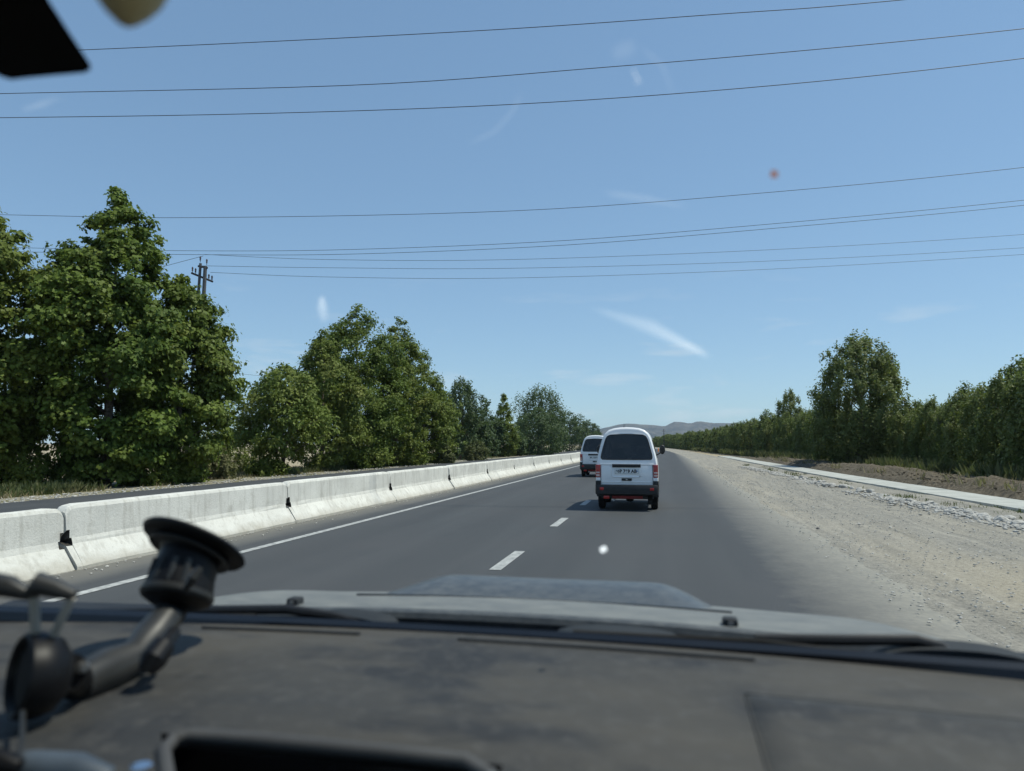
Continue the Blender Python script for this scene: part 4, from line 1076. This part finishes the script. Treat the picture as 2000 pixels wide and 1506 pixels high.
    def glare_streak(spine, widths, fades, rows=10):
        """windshield glare painted as a soft-edged patch that follows the pane"""
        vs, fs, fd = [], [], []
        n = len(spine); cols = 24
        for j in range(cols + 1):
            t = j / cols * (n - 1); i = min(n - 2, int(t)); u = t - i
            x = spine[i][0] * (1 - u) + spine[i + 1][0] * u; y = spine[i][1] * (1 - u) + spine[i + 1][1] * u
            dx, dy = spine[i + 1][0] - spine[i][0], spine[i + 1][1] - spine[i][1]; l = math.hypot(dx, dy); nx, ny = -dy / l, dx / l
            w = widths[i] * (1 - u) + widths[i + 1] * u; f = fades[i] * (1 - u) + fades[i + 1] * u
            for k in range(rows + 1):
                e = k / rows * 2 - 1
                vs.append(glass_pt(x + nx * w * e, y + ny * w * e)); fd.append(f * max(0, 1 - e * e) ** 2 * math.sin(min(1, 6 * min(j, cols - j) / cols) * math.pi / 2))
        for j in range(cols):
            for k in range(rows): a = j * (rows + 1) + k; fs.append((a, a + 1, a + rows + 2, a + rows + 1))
        o = mesh_obj('glare_patch', vs, fs, 'painted_glare', ws, True)
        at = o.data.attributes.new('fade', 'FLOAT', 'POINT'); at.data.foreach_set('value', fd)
    glare_streak([(1150, 600), (1270, 638), (1388, 698)], [5, 20, 6], [.06, .24, .48])
    glare_streak([(628, 578), (630, 603), (634, 632)], [5, 15, 9], [.5, .32, .08])
    glare_streak([(1019, 182), (1000, 220), (965, 258), (912, 282)], [3, 4, 4, 3], [.10, .10, .10, .07])
    glare_streak([(1180, 376), (1260, 388), (1345, 405)], [6, 9, 4], [.10, .10, .06])
    glare_streak([(40, 216), (80, 204), (120, 190)], [8, 9, 6], [.05, .12, .03])
    glare_streak([(1195, 110), (1225, 95), (1240, 80)], [20, 25, 14], [.05, .06, .03])
    glare_streak([(1255, 95), (1295, 130), (1318, 190)], [5, 6, 4], [.07, .06, .04])
    # --- dashboard, with a cut-out for the recessed display
    DX0, DX1, DY = -.432, -.128, .560
    def dash_z(x, y):
        z = -.252 - .010 * (1 - (2 * (x + .23) / 1.9) ** 2) * 0 - .045 * max(0, .80 - y) ** 1.4 - .02 * ((x + .23) / .95) ** 2
        z += .012 * math.exp(-((y - .60) / .10) ** 2) * math.exp(-((x + .28) / .26) ** 4)     # swell over the display
        return z
    xs = sorted(set([-1.20 + 2.05 * i / 80 for i in range(81)] + [DX0, DX1])); ys = sorted(set([.30 + .60 * j / 44 for j in range(45)] + [DY]))
    ys = [y for y in ys if abs(y - DY) > .004 or y == DY]; xs = [x for x in xs if min(abs(x - DX0), abs(x - DX1)) > .004 or x in (DX0, DX1)]
    def shear(x, y): return x + .9 * max(0, DY - y) * math.exp(-((x - DX0) / .14) ** 2)
    nx = len(xs); vs = [W(shear(x, y), y + (.045 * (1 - ((x + .23) / .95) ** 2) * max(0, (y - .6) / .3)), dash_z(x, y)) for y in ys for x in xs]; fs = []
    for j in range(len(ys) - 1):
        for i in range(nx - 1):
            if xs[i] >= DX0 - 1e-6 and xs[i + 1] <= DX1 + 1e-6 and ys[j + 1] <= DY + 1e-6: continue
            fs.append((j * nx + i, j * nx + i + 1, (j + 1) * nx + i + 1, (j + 1) * nx + i))
    dash = mesh_obj('dashboard', vs, fs, 'dash_plastic', car, True)
    # rounded lip round the recess and the black display in it
    rim = [W(shear(DX0, y) + ox, y, dash_z(DX0, y)) for y, ox in ((.40, 0), (.47, 0), (.51, 0), (.535, .0), (.552, .012))] + [W(DX0 + .03, DY, dash_z(DX0 + .03, DY))]
    rim += [W(DX0 + .03 + (DX1 - DX0 - .06) * k / 8, DY, dash_z(DX0 + .03 + (DX1 - DX0 - .06) * k / 8, DY)) for k in range(1, 9)]
    rim += [W(DX1 - .006, .545, dash_z(DX1, .545)), W(DX1 + .002, .51, dash_z(DX1, .51)), W(DX1 + .004, .40, dash_z(DX1, .40))]
    dv = MB(); dv.tube(rim, .006 * S, 10); dv.build('display_visor', 'grey_plastic', dash, True)
    ds = MB(); ds.prism([W(DX0 - .01, DY + .004, -.262), W(DX1, DY + .004, -.262), W(DX1, .545, -.45), W(DX0 - .01, .545, -.45)], (0, .01, -.004)); ds.build('display', 'gloss_black', dash)
    MB().prism([W(DX0 - .002, DY + .004, -.262), W(shear(DX0, .40) - .002, .40, -.266), W(shear(DX0, .40) - .002, .40, -.45), W(DX0 - .002, DY + .004, -.45)], (-.004, 0, 0)).build('recess_side', 'black_plastic', dash)
    MB().prism([W(DX1 + .002, DY + .004, -.262), W(DX1 + .002, .40, -.266), W(DX1 + .002, .40, -.45), W(DX1 + .002, DY + .004, -.45)], (.004, 0, 0)).build('recess_side', 'black_plastic', dash)
    # defroster slots, airbag cover
    for a, b in ((380, 690), (885, 1478)):
        pts = []
        for k in range(13):
            px = a + (b - a) * k / 12; py = 1238 + 10 * (px - 380) / 300 if a == 380 else 1255 + 47 * (px - 885) / 593
            r = ray(px, py); x = r.x / r.y * .88; y = .872
            pts.append(W(x, y + .03 * (1 - ((x + .23) / .95) ** 2), dash_z(x, y) + .0015))
        MB().tube(pts, .0022 * S, 6).build('defroster_slot', 'cowl_plastic', dash)
    cover = []
    ax0, ax1, ay0, ay1 = .075, .68, .36, .758
    def cov(u, v):
        x = ax0 + (ax1 - ax0) * u; y = ay0 + (ay1 - ay0) * v; edge = min(u, 1 - u, v, 1 - v)
        return tuple(W(x, y + .045 * (1 - ((x + .23) / .95) ** 2) * max(0, (y - .6) / .3), dash_z(x, y) + (.0015 if edge > .001 else -.002)))
    us = [0, .004] + [i / 20 for i in range(1, 20)] + [.996, 1]
    abc = grid('airbag_cover', us, us, cov, 'dash_plastic', dash)
    MB().tube([Vector(cov(.0, v / 12)) + Vector((-.001, 0, .0022)) for v in range(13)] + [Vector(cov(u / 12, 1.0)) + Vector((0, .001, .0022)) for u in range(13)], .0006, 6).build('seam', 'cowl_plastic', abc)
    # silver trim and round vent at the lower left
    v0 = P(60, 1500, .56); v1 = P(180, 1475, .56); v2 = P(270, 1512, .555)
    MB().tube([P(-80, 1500, .455), P(60, 1498, .455), P(150, 1506, .452), P(205, 1525, .45), P(230, 1580, .44)], [.006, .010, .011, .009, .006], 12).build('silver_trim', 'trim_silver', dash, True)
    MB().lathe([(.009, -.004), (.011, 0), (.010, .004), (.004, .006), (0, .006)], P(272, 1522, .45), (.1, -.5, .85), 24).build('vent_ring', 'chrome', dash, True)
    # shell around the cabin: roof, pillars, bulkhead
    MB().box(-1.02 * S, .57 * S, -1.6, .372 * S, EYE + .345 * S, EYE + .40 * S, .012).build('roof', 'hood_paint', car, True)
    for s in (-1, 1):
        x = -.23 + s * .90
        MB().tube([W(x, .93, -.27), W(x - s * .06, .40, .33)], [.035, .03], 8).build('windshield_pillar', 'hood_paint', car, True)
        MB().box(*sorted(((x + s * .02) * S, (x + s * .06) * S)), -1.5, .93 * S, EYE - .9, EYE - .30 * S, .01).build('door_panel', 'grey_plastic', car, True)
    MB().box(-1.1 * S, .62 * S, .90 * S, .93 * S, EYE - .9, EYE - .30 * S).build('bulkhead', 'black_plastic', car)
    MB().box(-1.1 * S, .62 * S, -1.5, .90 * S, EYE - .93, EYE - .90).build('cabin_floor', 'black_plastic', car)
    # --- rear-view mirror, out of focus at the top left
    pts = [(181, 132), (172, 142), (60, 152), (14, 157), (4, 150), (-130, 100), (-160, -40), (60, -60), (90, -8), (140, 70)]
    mo = MB(); mo.prism([P(px, py, .40) for px, py in pts], tuple(ray(60, 60).normalized() * .03)); mr = mo.build('rear_view_mirror', 'gloss_black', car)
    bm = bmesh.new(); bm.from_mesh(mr.data); bmesh.ops.bevel(bm, geom=list(bm.edges), offset=.0012, segments=2, affect='EDGES'); bm.to_mesh(mr.data); bm.free()
    MB().tube([P(-20, -30, .42), P(-10, -160, .42), P(0, -330, .38)], .008, 8).build('mirror_stem', 'black_plastic', mr, True)
    # --- charm hanging in front of the glass
    ch = empty('hanging_charm', tuple(P(246, 52, .30)), 0, 'tan drop-shaped charm hanging blurred at the top edge beside the mirror', 'charm')
    c0 = Vector(ch.location)
    MB().lathe([(.0005, 0), (.004, .002), (.009, .007), (.014, .014), (.017, .022), (.016, .03), (.010, .038), (.003, .042)], (0, 0, 0), (0, 0, 1), 20).build('drop', 'tan_wood', ch, True)
    MB().tube([(0, 0, .040), (0, .01, .11)], .0012, 6).build('string', 'cord', ch)
    return glass_pt
glass_pt = build_car()

# ------------------------------------------------------------------ suction phone mount
def build_mount():
    cp = glass_pt(382, 1060)
    o = empty('phone_mount', tuple(cp), 0, 'black suction phone mount on the windshield with a long arm over the dashboard', 'phone mount')
    def Q(px, py, d): return P(px, py, d) - cp
    dc = (CAMROT.transposed() @ (cp - EYEV)); d0 = -dc.z
    # suction cup: wide thin disc towards the glass, tilted so that we look at it from below
    ax = Vector((-.12, -.55, -.78)).normalized()
    k = d0 / FPX
    MB().lathe([(.0, -.000), (100 * k, .0), (103 * k, .0025), (99 * k, .0055), (66 * k, .009), (54 * k, .016), (50 * k, .026), (0, .031)], (0, 0, 0), ax, 44).build('suction_cup', 'mount_black', o, True)
    MB().lathe([(78 * k, .0105), (80 * k, .013), (77 * k, .0145), (75 * k, .012)], (0, 0, 0), ax, 44).build('cup_ring', 'arm_grey', o, True)
    # housing below the cup, with a lever
    a0, a1 = Q(372, 1085, d0 - .01), Q(343, 1172, d0 - .035)
    dirv = (a1 - a0).normalized(); ln = (a1 - a0).length
    hb = MB(); hb.lathe([(.0, -.01), (54 * k, -.005), (57 * k, .01), (58 * k, ln * .5), (64 * k, ln * .85), (62 * k, ln), (40 * k, ln + .006), (0, ln + .006)], a0, dirv, 28); hs = hb.build('housing', 'mount_black', o, True)
    side = dirv.cross(Vector((0, 1, 0))).normalized(); fwd = side.cross(dirv).normalized()
    if fwd.y > 0: fwd = -fwd
    for q in (-.6, -.2, .25, .62):
        c_ = a0 + side * (57 * k * q) + fwd * (57 * k * (1 - q * q) ** .5)
        MB().tube([c_ + dirv * .012, c_ + dirv * (ln * .55), c_ + dirv * (ln * .92)], .0032, 6).build('grip_rib', 'arm_grey', hs, True)
    MB().lathe([(62 * k, 0), (66 * k, .002), (66 * k, .006), (63 * k, .008)], a0 + dirv * (ln * .80), dirv, 28).build('base_ring', 'arm_grey', hs, True)
    lv = MB(); lv.tube([Q(392, 1108, d0 - .085), Q(378, 1128, d0 - .09), Q(362, 1152, d0 - .09)], [.003, .005, .003], 8); lv.build('lever', 'arm_grey', hs, True)
    # arm in two clamped halves
    e0, e1, e2 = Q(330, 1208, d0 - .05), Q(262, 1285, d0 - .10), Q(150, 1335, d0 - .16)
    MB().tube([Q(345, 1180, d0 - .03), e0], [.013, .013], 12).build('ball_joint', 'mount_black', o, True)
    ar = MB(); ar.tube([e0 + Vector((0, 0, .004)), e0.lerp(e1, .5), e1, e1.lerp(e2, .5), e2], [.014, .0175, .015, .0185, .015], 14); arm = ar.build('arm', 'arm_grey', o, True)
    kn = MB(); kn.tube([Q(318, 1262, d0 - .13), Q(298, 1290, d0 - .145), Q(285, 1313, d0 - .15)], [.010, .011, .007], 10); kn.tube([Q(340, 1235, d0 - .10), Q(318, 1262, d0 - .125)], .006, 8); kn.build('clamp_knob', 'mount_black', arm, True)
    MB().lathe([(.004, -.002), (.0045, .003), (.0, .004)], Q(163, 1303, d0 - .185), (.2, -.9, .3), 12).build('screw', 'steel', arm, True)
    # round holder head at the end of the arm
    hd = Q(72, 1318, d0 - .20); hx = Vector((-.50, -.84, .16)).normalized()
    kk = (d0 - .2) / FPX
    head = MB().lathe([(0, -.020), (46 * kk, -.019), (70 * kk, -.012), (80 * kk, -.003), (82 * kk, .004), (79 * kk, .011), (72 * kk, .013), (66 * kk, .011), (62 * kk, .006), (0, .006)], hd, hx, 40).build('holder_head', 'mount_black', o, True)
    MB().lathe([(61 * kk, .0055), (61 * kk, .0075), (20 * kk, .009), (0, .009)], hd, hx, 36).build('rubber_pad', 'rubber', head, True)
    MB().tube([e2, hd - hx * .02], [.013, .015], 12).build('head_neck', 'mount_black', o, True)
    # spring jaws on wire legs, above and below the head
    def J(px, py, dd=.0): return Q(px, py, d0 - .20 + dd)
    MB().tube([J(70, 1245), J(68, 1205), J(66, 1165)], .0035, 8).build('wire_leg', 'clamp_wire', o, True)
    MB().tube([J(105, 1240), J(122, 1205), J(140, 1168)], .0032, 8).build('wire_leg', 'clamp_wire', o, True)
    MB().tube([J(-70, 1150), J(-20, 1140), J(20, 1146), J(55, 1160), J(80, 1140), J(110, 1150), J(146, 1163)], [.006, .009, .008, .005, .009, .007, .004], 10).build('jaw', 'arm_grey', o, True)
    MB().tube([J(45, 1390, -.03), J(44, 1440, -.07), J(38, 1492, -.09)], .0018, 8).build('wire_leg', 'arm_grey', o, True)
    MB().tube([J(-60, 1478, -.09), J(0, 1485, -.09), J(38, 1498, -.09)], [.006, .007, .005], 10).build('jaw', 'mount_black', o, True)
build_mount()

# ------------------------------------------------------------------ thin summer haze
def build_haze():
    hz = MB().box(-5450, 5450, -5450, 5450, -1.5, 152).build('haze', None)
    m, t, out = nodes_of('haze_air')
    v = t.nodes.new('ShaderNodeVolumePrincipled'); v.inputs['Color'].default_value = (.62, .80, 1.0, 1)
    v.inputs['Density'].default_value = .00009; v.inputs['Anisotropy'].default_value = .2
    t.links.new(v.outputs[0], out.inputs['Volume']); hz.data.materials.append(m); stuff(hz); hz['label'] = 'thin pale summer haze over the plain'
build_haze()
